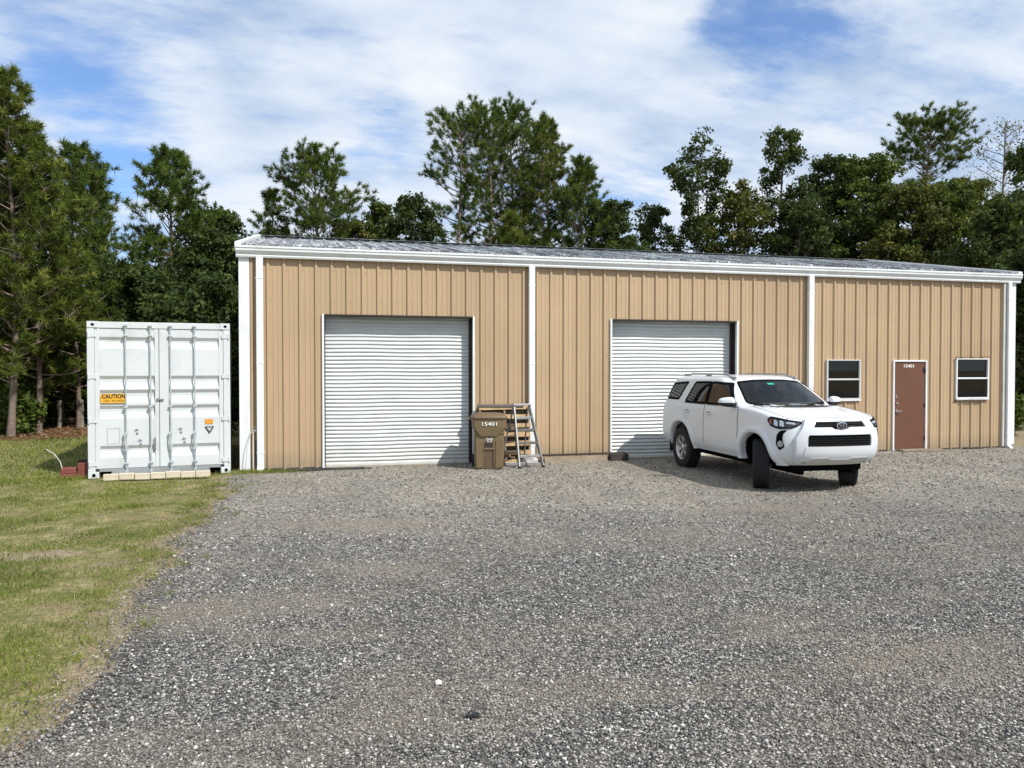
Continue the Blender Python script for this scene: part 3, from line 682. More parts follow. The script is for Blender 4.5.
# entry door
x0, x1, H = 14.57, 15.54, 2.21
f = MB(); f.bx(x0 - .005, x0 + .036, -.048, .07, .02, H + .005); f.bx(x1 - .036, x1 + .005, -.048, .07, .02, H + .005); f.bx(x0 + .036, x1 - .036, -.046, .07, H - .034, H + .005)
fr = f.build('entry_door_frame', M['white_trim'], B, bevel=.004)
d = MB(); d.bx(x0 + .042, x1 - .042, -.02, .025, .06, H - .040); ed = d.build('entry_door', M['door_brown'], B, bevel=.004)
h = MB(); h.tube([(x0 + .12, -.02, .98), (x0 + .12, -.075, .98)], .018, 10); h.tube([(x0 + .12, -.075, .98), (x0 + .21, -.08, .975)], .011, 8); h.tube([(x0 + .12, -.02, .98), (x0 + .12, -.03, .98)], .036, 14)
h.build('handle', M['chrome'], ed, smooth=True)
h = MB(); h.tube([(x0 + .12, -.02, 1.17), (x0 + .12, -.04, 1.17)], .03, 14); h.bx(x0 + .075, x0 + .115, -.035, -.021, 1.30, 1.37); each(h, 'deadbolt', M['chrome'], ed, smooth=True)
h = MB()
for z in (.3, 1.12, 1.95): h.tube([(x1 - .054, -.032, z - .05), (x1 - .054, -.032, z + .05)], .011, 8)
h.bx(x1 - .10, x1 - .07, -.03, -.021, 1.93, 2.05); each(h, 'hinge', M['black'], ed)
text_mesh('15401', .105, 'house_number', M['white_ink'], ed, ((x0 + x1) / 2 - .03, -.024, 2.07), bold=.0015, sx=1.28)
mb = MB(); mb.bx(x0, x1, -.03, .2, .0, .055); mb.build('threshold', M['wood_grey'], B)

# door step board
mb = MB(); mb.box((15.25, -.20, .035), (1.15, .24, .035), Euler((0, 0, R(-4))).to_matrix()); mb.box((14.9, -.2, .02), (.3, .1, .03), Euler((0, 0, R(9))).to_matrix())
o = mb.build('step_board', M['wood_grey'], bevel=.004); tag(o, 'weathered board lying on the gravel below the brown entry door', 'board')
mb = MB(); mb.box((16.85, -.13, .03), (.55, .07, .03), Euler((0, 0, R(2))).to_matrix()); o = mb.build('scrap_board', M['wood_dark'], bevel=.004); tag(o, 'thin dark scrap of wood against the wall under the right window', 'board')
# planks along wall between doors
mb = MB(); mb.box((6.40, -.27, .07), (1.42, .045, .14), Euler((R(-14), 0, R(1.0))).to_matrix()); o = mb.build('plank', M['wood_grey'], bevel=.004); tag(o, 'long weathered brown plank lying against the wall beside the middle downspout', 'plank')
mb = MB(); mb.box((6.6, -.14, .165), (1.95, .11, .035), Euler((0, 0, R(.5))).to_matrix()); o = mb.build('plank', M['wood_dark'], bevel=.004); tag(o, 'dark narrow plank on edge of the slab above the weathered plank', 'plank')
mb = MB(); mb.box((7.38, -.26, .085), (.42, .10, .16), Euler((0, 0, R(3))).to_matrix()); o = mb.build('timber_offcut', M['wood_dark'], bevel=.006); tag(o, 'short dark timber offcut at the left foot of the right roll up door', 'timber')

# standpipe at the left corner
t_ = thing('standpipe', 'thin pale water pipe with tap between the corner trim and downspout', 'water pipe', (-.165, -.09, 0))
mb = MB(); mb.tube([(0, 0, 0), (0, 0, .80)], .014, 8); mb.build('pipe', M['pvc'], t_, smooth=True)
mb = MB(); mb.tube([(.045, 0, 0), (.045, .01, .60)], .011, 8); mb.build('pipe', M['wood_dark'], t_, smooth=True)
mb = MB(); mb.tube([(-.03, -.0, .80), (.07, -.0, .80)], .016, 8); mb.tube([(.05, -.0, .80), (.05, -.05, .78)], .012, 8); mb.tube([(.05, 0, .82), (.05, 0, .86)], .008, 6); mb.bx(.02, .08, -.006, .006, .855, .87); mb.build('tap', M['alu'], t_, smooth=True)
mb = MB(); mb.tube([(-.03, -.01, .79), (-.07, -.04, .66), (-.11, -.06, .45), (-.13, -.06, .2), (-.15, -.06, .0)], .008, 6); mb.build('hose', M['hose'], t_, smooth=True)

# black cables along the foot of the left wall
def cable(pts, r, label):
    n = 24; P = []
    for i in range(n + 1):
        u = i / n * (len(pts) - 1); k = min(int(u), len(pts) - 2); f_ = u - k
        p0, p1, p2, p3 = [Vector(pts[max(0, min(len(pts) - 1, k + j))]) for j in (-1, 0, 1, 2)]
        P.append(.5 * ((2 * p1) + (-p0 + p2) * f_ + (2 * p0 - 5 * p1 + 4 * p2 - p3) * f_ ** 2 + (-p0 + 3 * p1 - 3 * p2 + p3) * f_ ** 3))
    mb = MB(); mb.tube(P, r, 6); o = mb.build('cable', M['cable'], smooth=True); tag(o, label, 'cable')
cable([(.15, -.16, .03), (.6, -.22, .03), (1.0, -.16, .03), (1.5, -.28, .03), (1.95, -.2, .03)], .018, 'thick black cable along the wall foot left of the first roll up door')
cable([(.25, -.36, .03), (.55, -.32, .03), (.85, -.42, .03), (1.15, -.30, .03), (.95, -.2, .03)], .014, 'looped black cable lying furthest out in front of the left wall panel')
cable([(1.05, -.38, .03), (1.4, -.33, .03), (1.8, -.36, .03), (2.1, -.3, .03)], .012, 'short thin black cable in front of the left foot of the first roll up door')

# ------------------------------------------------------------------ shipping container
ang = R(5.6); CW, CH, CL = 2.438, 2.87, 6.06
K = thing('shipping_container', 'white shipping container with closed doors and yellow caution sign left of the building', 'container', (-3.0, -.40, 0), ang)
W_ = M['cont_white']
mb = MB()   # frame: posts, headers, sill, roof and floor
mb.bx(0, .12, 0, .14, .12, CH - .11); mb.bx(CW - .12, CW, 0, .14, .12, CH - .11)
mb.bx(.16, CW - .16, .005, .10, CH - .12, CH - .005)
mb.bx(0, .1, CL - .1, CL, .0, CH); mb.bx(CW - .1, CW, CL - .1, CL, 0, CH); mb.bx(.0, .06, .141, CL - .1, .06, .17); mb.bx(CW - .06, CW, .141, CL - .1, .06, .17)
mb.bx(.0, .06, .141, CL - .1, CH - .07, CH - .008); mb.bx(CW - .06, CW, .141, CL - .1, CH - .07, CH - .008)
mb.bx(.061, CW - .061, .15, CL - .01, .1, .15); mb.bx(.062, CW - .062, .10, CL - .01, CH - .04, CH - .012)
fr = mb.build('frame', W_, K, bevel=.006)
mb = MB(); mb.bx(.38, 2.06, .02, .14, .03, .165); mb.bx(.18, .379, .02, .14, .115, .165); mb.bx(2.061, CW - .18, .02, .14, .115, .165); mb.build('bottom_rail', paint('shaded_sill', (.30, .32, .33), .5, .1, 3, dirt=(.2, .18, .15), dirt_amt=.5), K, bevel=.004)  # grey puts the shade below the doors into the rail colour
mb = MB(); mb.bx(.16, CW - .16, .30, .33, .0, .15); mb.build('underside_shade', M['void'], K)  # near-black sheet paints the shade under the container
mb = MB()
for xw, s in ((.012, 1), (CW - .012, -1)):
    mb = MB()
    y = .14; P = [];
    while y < CL - .12:
        for dy, d in ((0, 0), (.07, 0), (.104, .036), (.174, .036), (.208, 0)): P.append((y + dy, d))
        y += .278
    for (a, da), (b, db) in zip(P, P[1:]):
        mb.add([(xw + s * da, a, .168), (xw + s * db, b, .168), (xw + s * db, b, CH - .065), (xw + s * da, a, CH - .065)], [(0, 1, 2, 3)])
    mb.build('side_panel', W_, K, recalc=False)
mb = MB(); mb.bx(.1, CW - .1, CL - .05, CL - .02, .05, CH - .02); mb.build('end_panel', W_, K)
for (cx) in (0, CW - .178):
    for cz in (0, CH - .118):
        for cy in (-.012, CL - .16):
            mb = MB(); mb.bx(cx, cx + .178, cy, cy + .162, cz, cz + .118); cc_ = mb.build('corner_casting', W_, K, bevel=.008)
            if cy < 0:
                h = MB(); n = 14
                hx = cx + .095; hz_ = cz + .058
                h.add([(hx + .030 * math.cos(2 * math.pi * k / n), cy - .002, hz_ + (.036 if cz == 0 else .026) * math.sin(2 * math.pi * k / n)) for k in range(n)], [tuple(range(n))]); h.build('casting_hole', M['void'], cc_)
# doors
DZ0, DZ1 = .175, CH - .125
def cdoor(xa, xb, pxa, pxb):
    mb = MB(); rows = [(DZ0, 0), (.365, 0), (.405, .0), (.46, .032), (.545, .032), (.60, 0)]
    rows = []
    rec = [(.365, .59), (1.087, 1.327), (1.37, 1.615), (1.635, 1.875), (2.37, 2.59)]
    rows.append((DZ0, 0))
    for a, b in rec: rows += [(a, 0), (a + .125, .038), (b - .062, .038), (b, 0)]
    rows.append((DZ1, 0))
    # flat door leaf with recessed field
    y0 = .022
    fx0, fx1 = pxa, pxb
    for (za, da), (zb, db) in zip(rows, rows[1:]):
        mb.add([(fx0, y0 + da, za), (fx1, y0 + da, za), (fx1, y0 + db, zb), (fx0, y0 + db, zb)], [(0, 1, 2, 3)])
        if da or db:
            mb.add([(fx0, y0, za), (fx0, y0, zb), (fx0, y0 + db, zb), (fx0, y0 + da, za)], [(0, 1, 2, 3)])
            mb.add([(fx1, y0, za), (fx1, y0, zb), (fx1, y0 + db, zb), (fx1, y0 + da, za)], [(0, 1, 2, 3)])
    mb.bx(xa, fx0, y0 - .008, y0 + .06, DZ0, DZ1); mb.bx(fx1, xb, y0 - .008, y0 + .06, DZ0, DZ1)
    mb.bx(fx0, fx1, y0 + .045, y0 + .06, DZ0, DZ1)
    return mb.build('door', W_, K, recalc=False)
dl = cdoor(.126, 1.185, .20, 1.12); dr = cdoor(1.20, CW - .126, 1.36, 2.24)
mb = MB(); mb.bx(.120, .126, .012, .06, DZ0, DZ1); mb.bx(1.185, 1.20, .018, .05, DZ0, DZ1); mb.bx(CW - .126, CW - .120, .012, .06, DZ0, DZ1); mb.bx(.13, CW - .13, .03, .09, .155, .174); mb.bx(.13, CW - .13, .03, .09, DZ1 + .001, DZ1 + .006)
mb.build('door_gasket', M['steel_grey'], K)
for i, x in enumerate((.635, 1.05, 1.39, 1.81)):
    mb = MB(); mb.tube([(x, -.022, .10), (x, -.022, CH - .06)], .0125, 10); rod = mb.build('lock_rod', M['cont_galv'], K, smooth=True)
    b = MB()
    for z in (.26, 1.30, 2.62): b.bx(x - .034, x + .034, -.043, .014, z - .017, z + .017)
    each(b, 'rod_bracket', M['cont_galv'], rod, bevel=.004)
    b = MB(); b.bx(x - .03, x + .03, -.05, .01, .075, .125); b.bx(x - .035, x + .035, -.03, .012, .03, .07); b.bx(x - .03, x + .03, -.05, .01, CH - .085, CH - .045); each(b, 'cam_keeper', M['cont_galv'], rod, bevel=.004)
    if i in (0, 2, 3):
        b = MB(); s = 1; b.tube([(x - .005, -.055, .82), (x - .02, -.06, .74), (x - .012, -.06, .60), (x + .012, -.055, .47), (x, -.05, .44)], .013, 7); b.bx(x - .035, x + .02, -.062, -.02, .78, .83); b.bx(x - .02, x + .04, -.055, -.02, .55, .58); b.build('rod_handle', M['cont_galv'], rod, smooth=True)
mb = MB(); mb.bx(1.15, 1.20, -.02, .0, 1.42, 1.455); mb.bx(1.20, 1.27, -.02, .0, 1.42, 1.44); mb.build('latch', M['steel_grey'], K)
mb = MB(); mb.bx(1.10, 1.13, -.006, .012, .50, .72); mb.build('door_stop', M['steel_grey'], K)
for xh, s in ((.075, 1), (CW - .075, -1)):
    for z in (.26, 1.05, 1.86, 2.62):
        mb = MB(); mb.bx(xh - .055, xh + .075, -.012, .016, z - .035, z + .035) if s == 1 else mb.bx(xh - .075, xh + .055, -.012, .016, z - .035, z + .035)
        mb.tube([(xh - .05 * s, -.01, z - .05), (xh - .05 * s, -.01, z + .05)], .014, 8)
        mb.bx(min(xh - .03 * s, xh + .07 * s), max(xh - .03 * s, xh + .07 * s), -.0135, -.012, z + .028, z + .04)
        mb.build('hinge', W_, K, bevel=.003)
# signs and stencilled marks
mb = MB(); mb.bx(.215, .62, -.004, .014, 1.375, 1.545); cs = mb.build('caution_sign', M['yellow'], K)
# the plate is bolted over the recess: thin sheet
text_mesh('CAUTION', .105, 'lettering', M['ink'], cs, (.43, -.0055, 1.495), extrude=.001, bold=.004, sx=.82)
text_mesh("2.9m  9'6 HIGH", .062, 'lettering', M['ink'], cs, (.43, -.0055, 1.415), extrude=.001, sx=.85)
mb = MB(); mb.bx(1.985, 2.125, .011, .0135, .955, 1.045); s_ = mb.build('orange_label', M['orange'], K); text_mesh('CSC', .055, 'lettering', M['yellow'], s_, (2.055, .0095, 1.0), extrude=.0005)
mb = MB(); mb.prism([(1.975, .905), (2.145, .905), (2.06, .765)], .0105, .0135); tri = mb.build('triangle_label', M['ink'], K)
mb = MB(); mb.prism([(2.01, .888), (2.11, .888), (2.06, .805)], .008, .0100); mb.build('triangle_label_centre', M['faint_line'], tri)
mb = MB()
for a, b, c_, d_ in ((.32, .52, .915, .919), (.32, .52, .63, .634), (.32, .324, .634, .915), (.516, .52, .634, .915)): mb.bx(a, b, .0105, .0125, c_, d_)
mb.build('painted_outline', M['faint_line'], K)
def squiggle(x, z):
    mb = MB(); mb.beam((x - .045, .009, z - .008), (x + .03, .009, z + .004), .006, .009); mb.beam((x - .015, .009, z + .035), (x, .009, z), .006, .008); mb.bx(x - .012, x + .022, .004, .0105, z - .075, z - .062); mb.bx(x - .008, x + .022, .004, .0105, z - .048, z - .040); mb.bx(x - .012, x - .004, .004, .0105, z - .07, z - .042); mb.build('small_bracket', M['steel_grey'], K)
for x, z in ((.81, .87), (.87, .675), (1.56, .875), (1.62, .685)): squiggle(x, z)
# beige blocks in front
cosr, sinr = math.cos(ang), math.sin(ang)
def kloc(x, y, z=0): return (-3.0 + x * cosr - y * sinr, -.40 + x * sinr + y * cosr, z)
mbp = MB(); mbp.box((0, 0, .055), (.245, .11, .11)); bl = mbp.build('edging_block', M['beige_block'], bevel=.008)
n_b = 7; pos_words = ['leftmost', 'second from the left', 'third from the left', 'middle one', 'third from the right', 'second from the right', 'rightmost']
for i in range(n_b):
    o = bl if i == 0 else bl.copy()
    if i: col.objects.link(o)
    o.location = kloc(.42 + i * .256, -.33 + .01 * math.sin(i * 3), .0 + .008 * math.sin(i * 2)); o.rotation_euler = (R(1.5 * math.sin(i * 2)), R(.6 * math.sin(i)), ang + R(2 * math.sin(i * 5)))
    tag(o, 'beige concrete block below the container doors, ' + pos_words[i] + ' of the row', 'block', 'beige blocks in a row below the container')
# bricks left of the container
def brick(loc, d, rz, mat, label, tilt=0):
    mb = MB(); mb.box((0, 0, d[2] / 2), d); o = mb.build('red_block', mat, bevel=.01); o.location = loc; o.rotation_euler = (0, tilt, rz); tag(o, label, 'block', 'red brick blocks beside the container')
brick((-3.36, -.20, 0), (.26, .20, .09), R(8), M['brick_red'], 'red masonry block at the bottom of the lower stack left of the container')
brick((-3.365, -.19, .092), (.25, .2, .10), R(5), M['brick_red'], 'faded red masonry block lying on top of the lower stack by the container')
brick((-3.135, -.17, 0), (.17, .2, .13), R(4), M['brick_red'], 'bottom red block of the taller stack touching the container')
brick((-3.135, -.17, .132), (.16, .2, .14), R(6), M['brick_red'], 'upper red block of the taller stack touching the container')
brick((-3.14, .12, 0), (.3, .22, .31), R(10), M['brick_dark'], 'dark brown block standing behind the red stacks beside the container')
mb = MB(); mb.tube([(-3.48, -.16, .02), (-3.50, -.12, .16), (-3.55, -.08, .30), (-3.66, -.04, .44), (-3.80, .0, .52)], .008, 6); o = mb.build('bent_wire', M['hose'], smooth=True); tag(o, 'thin pale bent wire sticking up beside the red blocks', 'wire')

# ------------------------------------------------------------------ trash cart
T = thing('trash_cart', 'tan brown wheeled trash cart with 15401 in white beside the roll up door', 'trash bin', (4.39, -.72, .012), R(-10))
def rr(w, d, r=.07, n=5, y0=0):
    P = []
    for cx, cy, a0 in ((w / 2 - r, d / 2 - r, 0), (-w / 2 + r, d / 2 - r, 90), (-w / 2 + r, -d / 2 + r, 180), (w / 2 - r, -d / 2 + r, 270)):
        for k in range(n): a = R(a0 + 90 * k / (n - 1)); P.append((cx + r * math.cos(a), cy + y0 + r * math.sin(a)))
    return P
mb = MB(); lv = [(0.0, .55, .50), (.03, .575, .53), (.35, .59, .60), (.74, .60, .66), (.80, .605, .67), (.82, .66, .71), (.98, .68, .74), (1.005, .68, .74)]
vs = []; N = 20
for z, w2, d2 in lv:
    for (x_, y_) in rr(w2, d2): vs.append((x_, y_, z))
fs = [(i * N + k, i * N + (k + 1) % N, (i + 1) * N + (k + 1) % N, (i + 1) * N + k) for i in range(len(lv) - 1) for k in range(N)] + [tuple(range(N - 1, -1, -1)), tuple((len(lv) - 1) * N + k for k in range(N))]
mb.add(vs, fs); body = mb.build('body', M['bin'], T, smooth=True)
def fy(z):   # front face depth
    for (a, _, da), (b, _, db) in zip(lv, lv[1:]):
        if a <= z <= b: return -(da + (db - da) * (z - a) / (b - a)) / 2
    return -.37
mb = MB()   # chevron panel below the collar, two shoulders, ribs
def slab(poly, proud):
    n = len(poly); f_ = [(x, fy(z) - proud, z) for x, z in poly]; b_ = [(x, fy(z) + .02, z) for x, z in poly]
    mb.add(f_ + b_, [tuple(range(n))] + [(i, (i + 1) % n, (i + 1) % n + n, i + n) for i in range(n)])
slab([(-.29, .815), (-.16, .66), (.14, .66), (.29, .815)], .028)
slab([(-.30, .80), (-.17, .79), (-.20, .70), (-.29, .70)], .010); slab([(.30, .80), (.17, .79), (.20, .70), (.29, .70)], .010)
slab([(-.27, .60), (-.12, .57), (-.125, .03), (-.25, .03)], .016); slab([(.27, .60), (.12, .57), (.125, .03), (.25, .03)], .016)
for x in (-.12, -.07, -.02, .03, .08): slab([(x - .008, .80), (x + .008, .80), (x + .008, .70), (x - .008, .70)], .036)
mb.build('front_ribs', M['bin'], T, bevel=.004)
mb = MB(); slab([(-.10, .54), (.07, .54), (.07, .44), (-.10, .44)], .004); mb.build('lift_pocket_shade', M['wood_dark'], T)  # raised dark slab, the pocket's shade put into its colour
mb = MB(); slab([(-.12, .43), (.11, .43), (.11, .395), (-.12, .395)], .022); mb.build('lift_bar', M['bin'], T, bevel=.004)
mb = MB(); slab([(-.10, .39), (.07, .39), (.07, .02), (-.10, .02)], .003); mb.build('front_recess_shade', M['bin_lid'], T)  # darker slab paints the shade of a recess, not cut in
mb = MB(); slab([(.055, .39), (.085, .39), (.085, .02), (.055, .02)], .006); mb.build('front_groove_shade', M['wood_dark'], T)  # dark strip paints the groove's shade
mb = MB(); slab([(-.25, .80), (-.15, .672), (.13, .672), (.25, .80), (.25, .785), (.12, .652), (-.145, .652), (-.25, .785)], .0); mb.build('chevron_shade', M['bin_lid'], T)  # darker band paints the shade along the chevron edge
# lid
vs = []; ll = [(1.005, .70, .78), (1.035, .71, .79), (1.06, .69, .76), (1.095, .52, .56), (1.105, .36, .40)]
for z, w2, d2 in ll:
    for (x_, y_) in rr(w2, d2, .08): vs.append((x_, y_, z + .0 * y_))
mb = MB(); mb.add(vs, [(i * N + k, i * N + (k + 1) % N, (i + 1) * N + (k + 1) % N, (i + 1) * N + k) for i in range(len(ll) - 1) for k in range(N)] + [tuple((len(ll) - 1) * N + k for k in range(N)), tuple(range(N - 1, -1, -1))])
mb.build('lid', M['bin_lid'], T, smooth=True)
mb = MB()
for s in (-1, 1): mb.tube([(s * .33, .1, .96), (s * .385, .15, .985), (s * .39, .35, .99), (s * .36, .42, .99)], .016, 7)
mb.tube([(-.36, .42, .99), (.36, .42, .99)], .018, 8); mb.build('handle', M['bin'], T, smooth=True)
for s in (-1, 1):
    mb = MB(); mb.lathe([(-.03, .02), (-.03, .11), (-.02, .13), (.02, .13), (.03, .11), (.03, .02)], (s * .30, .26, .13), 'x', 20); mb.build('wheel', M['rubber'], T, smooth=True)
text_mesh('15401', .10, 'house_number', M['white_ink'], T, (0, -.375, .905), bold=.001, sx=1.38)
mb = MB()
for pl in ([(-.07, .635), (-.035, .572), (0.0, .625), (.035, .572), (.07, .635)],):
    for a, b in zip(pl, pl[1:]): mb.beam((a[0], fy(.6) - .006, a[1]), (b[0], fy(.6) - .006, b[1]), .006, .010)
mb.beam((-.045, fy(.6) - .006, .635), (-.02, fy(.6) - .006, .60), .006, .008); mb.beam((.045, fy(.6) - .006, .635), (.02, fy(.6) - .006, .60), .006, .008)
mb.bx(-.045, .045, fy(.6) - .009, fy(.6) - .004, .548, .556); mb.build('emblem', M['white_ink'], T)

# ------------------------------------------------------------------ pallets leaning on the wall
def pallet(loc, rz, tilt, label, mat, seed):
    r_ = random.Random(seed); t_ = thing('pallet', label, 'pallet', loc, rz, 'wooden pallets leaning on the wall'); t_.rotation_euler = (tilt, 0, rz)
    for k in range(7):
        z = .055 + k * .188; mb = MB(); mb.box((r_.uniform(-.01, .01), -.065, z), (1.10, .018, .085 + r_.uniform(0, .025)), Euler((0, R(r_.uniform(-.6, .6)), 0)).to_matrix()); mb.build('deck_board', mat, t_, bevel=.003)
    for x in (-.52, 0, .52):
        mb = MB(); mb.bx(x - .02, x + .02, -.055, .035, .0, 1.22); mb.build('stringer', M['wood_grey'], t_, bevel=.003)
    for z in (.05, .6, 1.17):
        mb = MB(); mb.bx(-.55, .55, .036, .052, z - .05, z + .05); mb.build('back_board', M['wood_dark'], t_, bevel=.003)  # dark colour puts shade into the gaps between deck boards
pallet((4.84, -.30, .012), R(0), R(-7), 'front wooden pallet standing on edge between trash cart and stepladder', M['wood_light'], 1)
pallet((4.86, -.165, .012), R(0), R(-6), 'rear pallet against the wall, darkened for the shade behind the first pallet', M['wood_dark'], 2)  # coloured dark so the gaps of the front pallet look deeply shaded
mb = MB(); mb.box((4.76, -.50, 1.235), (.98, .10, .05), Euler((0, R(1), 0)).to_matrix()); o = mb.build('loose_board', M['alu_dark'], bevel=.004); tag(o, 'grey board resting across the top of the pallets', 'board')
o.location = (0, .30, 0)

# ------------------------------------------------------------------ step ladder
L = thing('stepladder', 'weathered aluminium stepladder open in front of the wooden pallets', 'ladder', (5.18, -.62, .012), R(6))
def lad(name, pts, w_, t2, mat, par=L): mb = MB(); mb.beam(*pts, w_, t2); return mb.build(name, mat, par, bevel=.002)
zt = 1.24
lad('front_rail', ((-.25, -.33, 0), (-.24, .02, zt)), .03, .065, M['alu']); lad('front_rail', ((.26, -.33, 0), (.09, .02, zt)), .03, .065, M['alu'])
lad('rear_rail', ((-.52, .10, 0), (-.24, .06, zt - .04)), .022, .03, M['alu_dark']); lad('rear_rail', ((.05, .20, 0), (.06, .06, zt - .04)), .022, .03, M['alu_dark'])
mb = MB(); mb.bx(-.27, .12, -.04, .12, zt, zt + .035); mb.build('top_cap', M['alu'], L, bevel=.006)
for k, z in enumerate((.24, .50, .76, 1.00)):
    f_ = z / zt; xa = -.25 + .01 * f_; xb = .26 - .17 * f_; y = -.33 + .35 * f_
    mb = MB(); mb.bx(xa + .012, xb - .012, y - .035, y + .07, z - .012, z + .012); mb.bx(xa + .012, xb - .012, y - .038, y - .03, z - .035, z + .012); mb.build('step', M['alu' if k in (0, 3) else 'alu_dark'], L, bevel=.003)
for z in (.30, .75):
    f_ = z / zt; lad('rear_brace', ((-.52 + .28 * f_, .10 - .04 * f_, z), (.05 + .01 * f_, .20 - .14 * f_, z)), .016, .02, M['alu_dark'])
mb = MB(); mb.beam((-.245, -.12, .72), (-.36, .08, .70), .006, .02); mb.beam((.155, -.12, .72), (.06, .13, .70), .006, .02); each(mb, 'spreader', M['alu_dark'], L)
for p in ((-.25, -.33), (.26, -.33)): mb = MB(); mb.bx(p[0] - .022, p[0] + .022, p[1] - .045, p[1] + .04, -.002, .04); mb.build('foot', M['rubber'], L, bevel=.003)
o = rock('speckled_stone', (5.34, -.42, .10), (.15, .09, .115), M['pale_stone'], 'pale speckled stone on the ground under the stepladder', 'stone', 7)
mb = MB(); mb.box((4.95, -.55, .05), (1.0, .04, .06), Euler((0, R(1), R(3))).to_matrix()); o = mb.build('pipe_rail', M['alu'], bevel=.004); tag(o, 'pale metal strip lying on the ground in front of the pallets', 'metal strip')
# ------------------------------------------------------------------ SUV (local: x forward, y left, z up)
CAR = thing('parked_suv', 'white four door SUV parked nose out with front wheels turned', 'car', (9.12, -2.98, .010), R(-91.6)); CAR.scale = (1.015, 1.03, 1.02)
FA, RA = 1.395, -1.395
def sst(a, b, x): u = max(0, min(1, (x - a) / (b - a))); return u * u * (3 - 2 * u)
def contour(z, xf, xr, w, d=0, nf=3.3, af=.56, nr=4.5, ar=.42, bow=.05, N=28, S=26):
    """half contour (y >= 0) from front centre to rear centre"""
    P = []
    for k in range(N):
        th = math.pi / 2 * k / (N - 1); y = w * math.sin(th) ** (2 / nf) if k else 0.0; c = max(0, math.cos(th)) ** (2 / nf) if k < N - 1 else 0
        P.append((xf - af + af * c - bow * (y / w) ** 2 * c, y))
    x0, x1 = P[-1][0], xr + ar
    for k in range(1, S): P.append((x0 + (x1 - x0) * k / S, w))
    for k in range(N):
        th = math.pi / 2 * (1 - k / (N - 1)); y = w * math.sin(th) ** (2 / nr) if k < N - 1 else 0.0; c = max(0, math.cos(th)) ** (2 / nr) if k else 0
        P.append((xr + ar - ar * c, y))
    out = []
    for x, y in P:
        yy = y * (1 - .012 * (x / 2.4) ** 2 - .02 * sst(-1.2, -2.4, x) * 0)
        out.append(Vector((x, yy, z - d * sst(.95, 2.25, x))))
    return out
def interp(levels, sub):
    """Catmull-Rom between level tuples"""
    out = []; n = len(levels)
    for i in range(n - 1):
        p0, p1, p2, p3 = levels[max(0, i - 1)], levels[i], levels[i + 1], levels[min(n - 1, i + 2)]
        for s in range(sub):
            f = s / sub; out.append(tuple(.5 * ((2 * b) + (-a + c) * f + (2 * a - 5 * b + 4 * c - d) * f * f + (-a + 3 * b - 3 * c + d) * f ** 3) for a, b, c, d in zip(p0, p1, p2, p3)))
    out.append(levels[-1]); return out
LOW = [(.44, 2.10, -2.40, .865, 0), (.53, 2.21, -2.47, .905, 0), (.64, 2.27, -2.50, .93, 0), (.80, 2.29, -2.50, .94, 0), (.96, 2.285, -2.48, .938, 0), (1.08, 2.265, -2.455, .932, .01), (1.19, 2.225, -2.44, .922, .045), (1.255, 2.18, -2.43, .905, .075), (1.295, 2.12, -2.40, .875, .10), (1.318, 2.02, -2.36, .82, .108)]
levels = interp(LOW, 5)
rings = [contour(z, xf, xr, w, d) for z, xf, xr, w, d in levels]
last = rings[-1]
for s in (.93, .84, .72, .58, .55, .42, .28, .14, 0.0):   # hood cap shrinks to the centre line
    q = 1 - s
    bulge = .012 * (1 if s <= .55 else 0) + .028 * (1 - s * s)
    rings.append([Vector((p.x - (p.x > 0) * .10 * q * sst(1.2, 2.1, p.x) * 0 - (.55 * q * sst(1.4, 2.02, p.x) * 0), p.y * s, p.z + bulge * (1 - sst(1.75, 2.05, p.x)))) for p in last])
CAB = [(1.22, 1.16, -2.43, .905), (1.31, 1.08, -2.42, .888), (1.42, .89, -2.385, .862), (1.54, .68, -2.33, .832), (1.65, .485, -2.265, .800), (1.725, .35, -2.21, .770), (1.772, .25, -2.17, .73), (1.806, .10, -2.10, .655), (1.826, -.12, -2.02, .53), (1.836, -.45, -1.9, .34), (1.84, -.8, -1.7, .12)]
cl = interp(CAB, 5)
crings = [contour(z, xf, xr, w, 0, nf=3.0, af=.42, nr=3.6, ar=.42, bow=.10) for z, xf, xr, w in cl]
def shell(rings):
    """mirror the half contours and return verts, faces"""
    V = []; F = []; m = len(rings[0])
    for rg in rings:
        V += [p.copy() for p in rg] + [Vector((p.x, -p.y, p.z)) for p in rg[1:-1][::-1]]
    M_ = 2 * m - 2
    for i in range(len(rings) - 1):
        for k in range(M_): F.append((i * M_ + k, (i + 1) * M_ + k, (i + 1) * M_ + (k + 1) % M_, i * M_ + (k + 1) % M_))
    return V, F, M_
LV, LF, LM = shell(rings); CV, CF, CM = shell(crings)
CF = CF + [tuple((len(crings) - 1) * CM + k for k in range(CM))]
offs = len(LV)
bvh = BVHTree.FromPolygons(LV + CV, LF + [tuple(i + offs for i in f) for f in CF if len(f) == 4])
def cast(o, d):
    h, n, i, dist_ = bvh.ray_cast(Vector(o), Vector(d))
    return h, n
def side_pt(x, z, s, off=0.0):
    h, n = cast((x, s * 3, z), (0, -s, 0))
    if h is None: return Vector((x, s * .9, z))
    return h + Vector((0, s * off, 0))
def front_pt(y, z, off=0.0):
    h, n = cast((5, y, z), (-1, 0, 0))
    if h is None: return Vector((2.1, y, z))
    return h + Vector((off, 0, 0))
def rear_pt(y, z, off=0.0):
    h, n = cast((-5, y, z), (1, 0, 0))
    if h is None: return Vector((-2.3, y, z))
    return h - Vector((off, 0, 0))
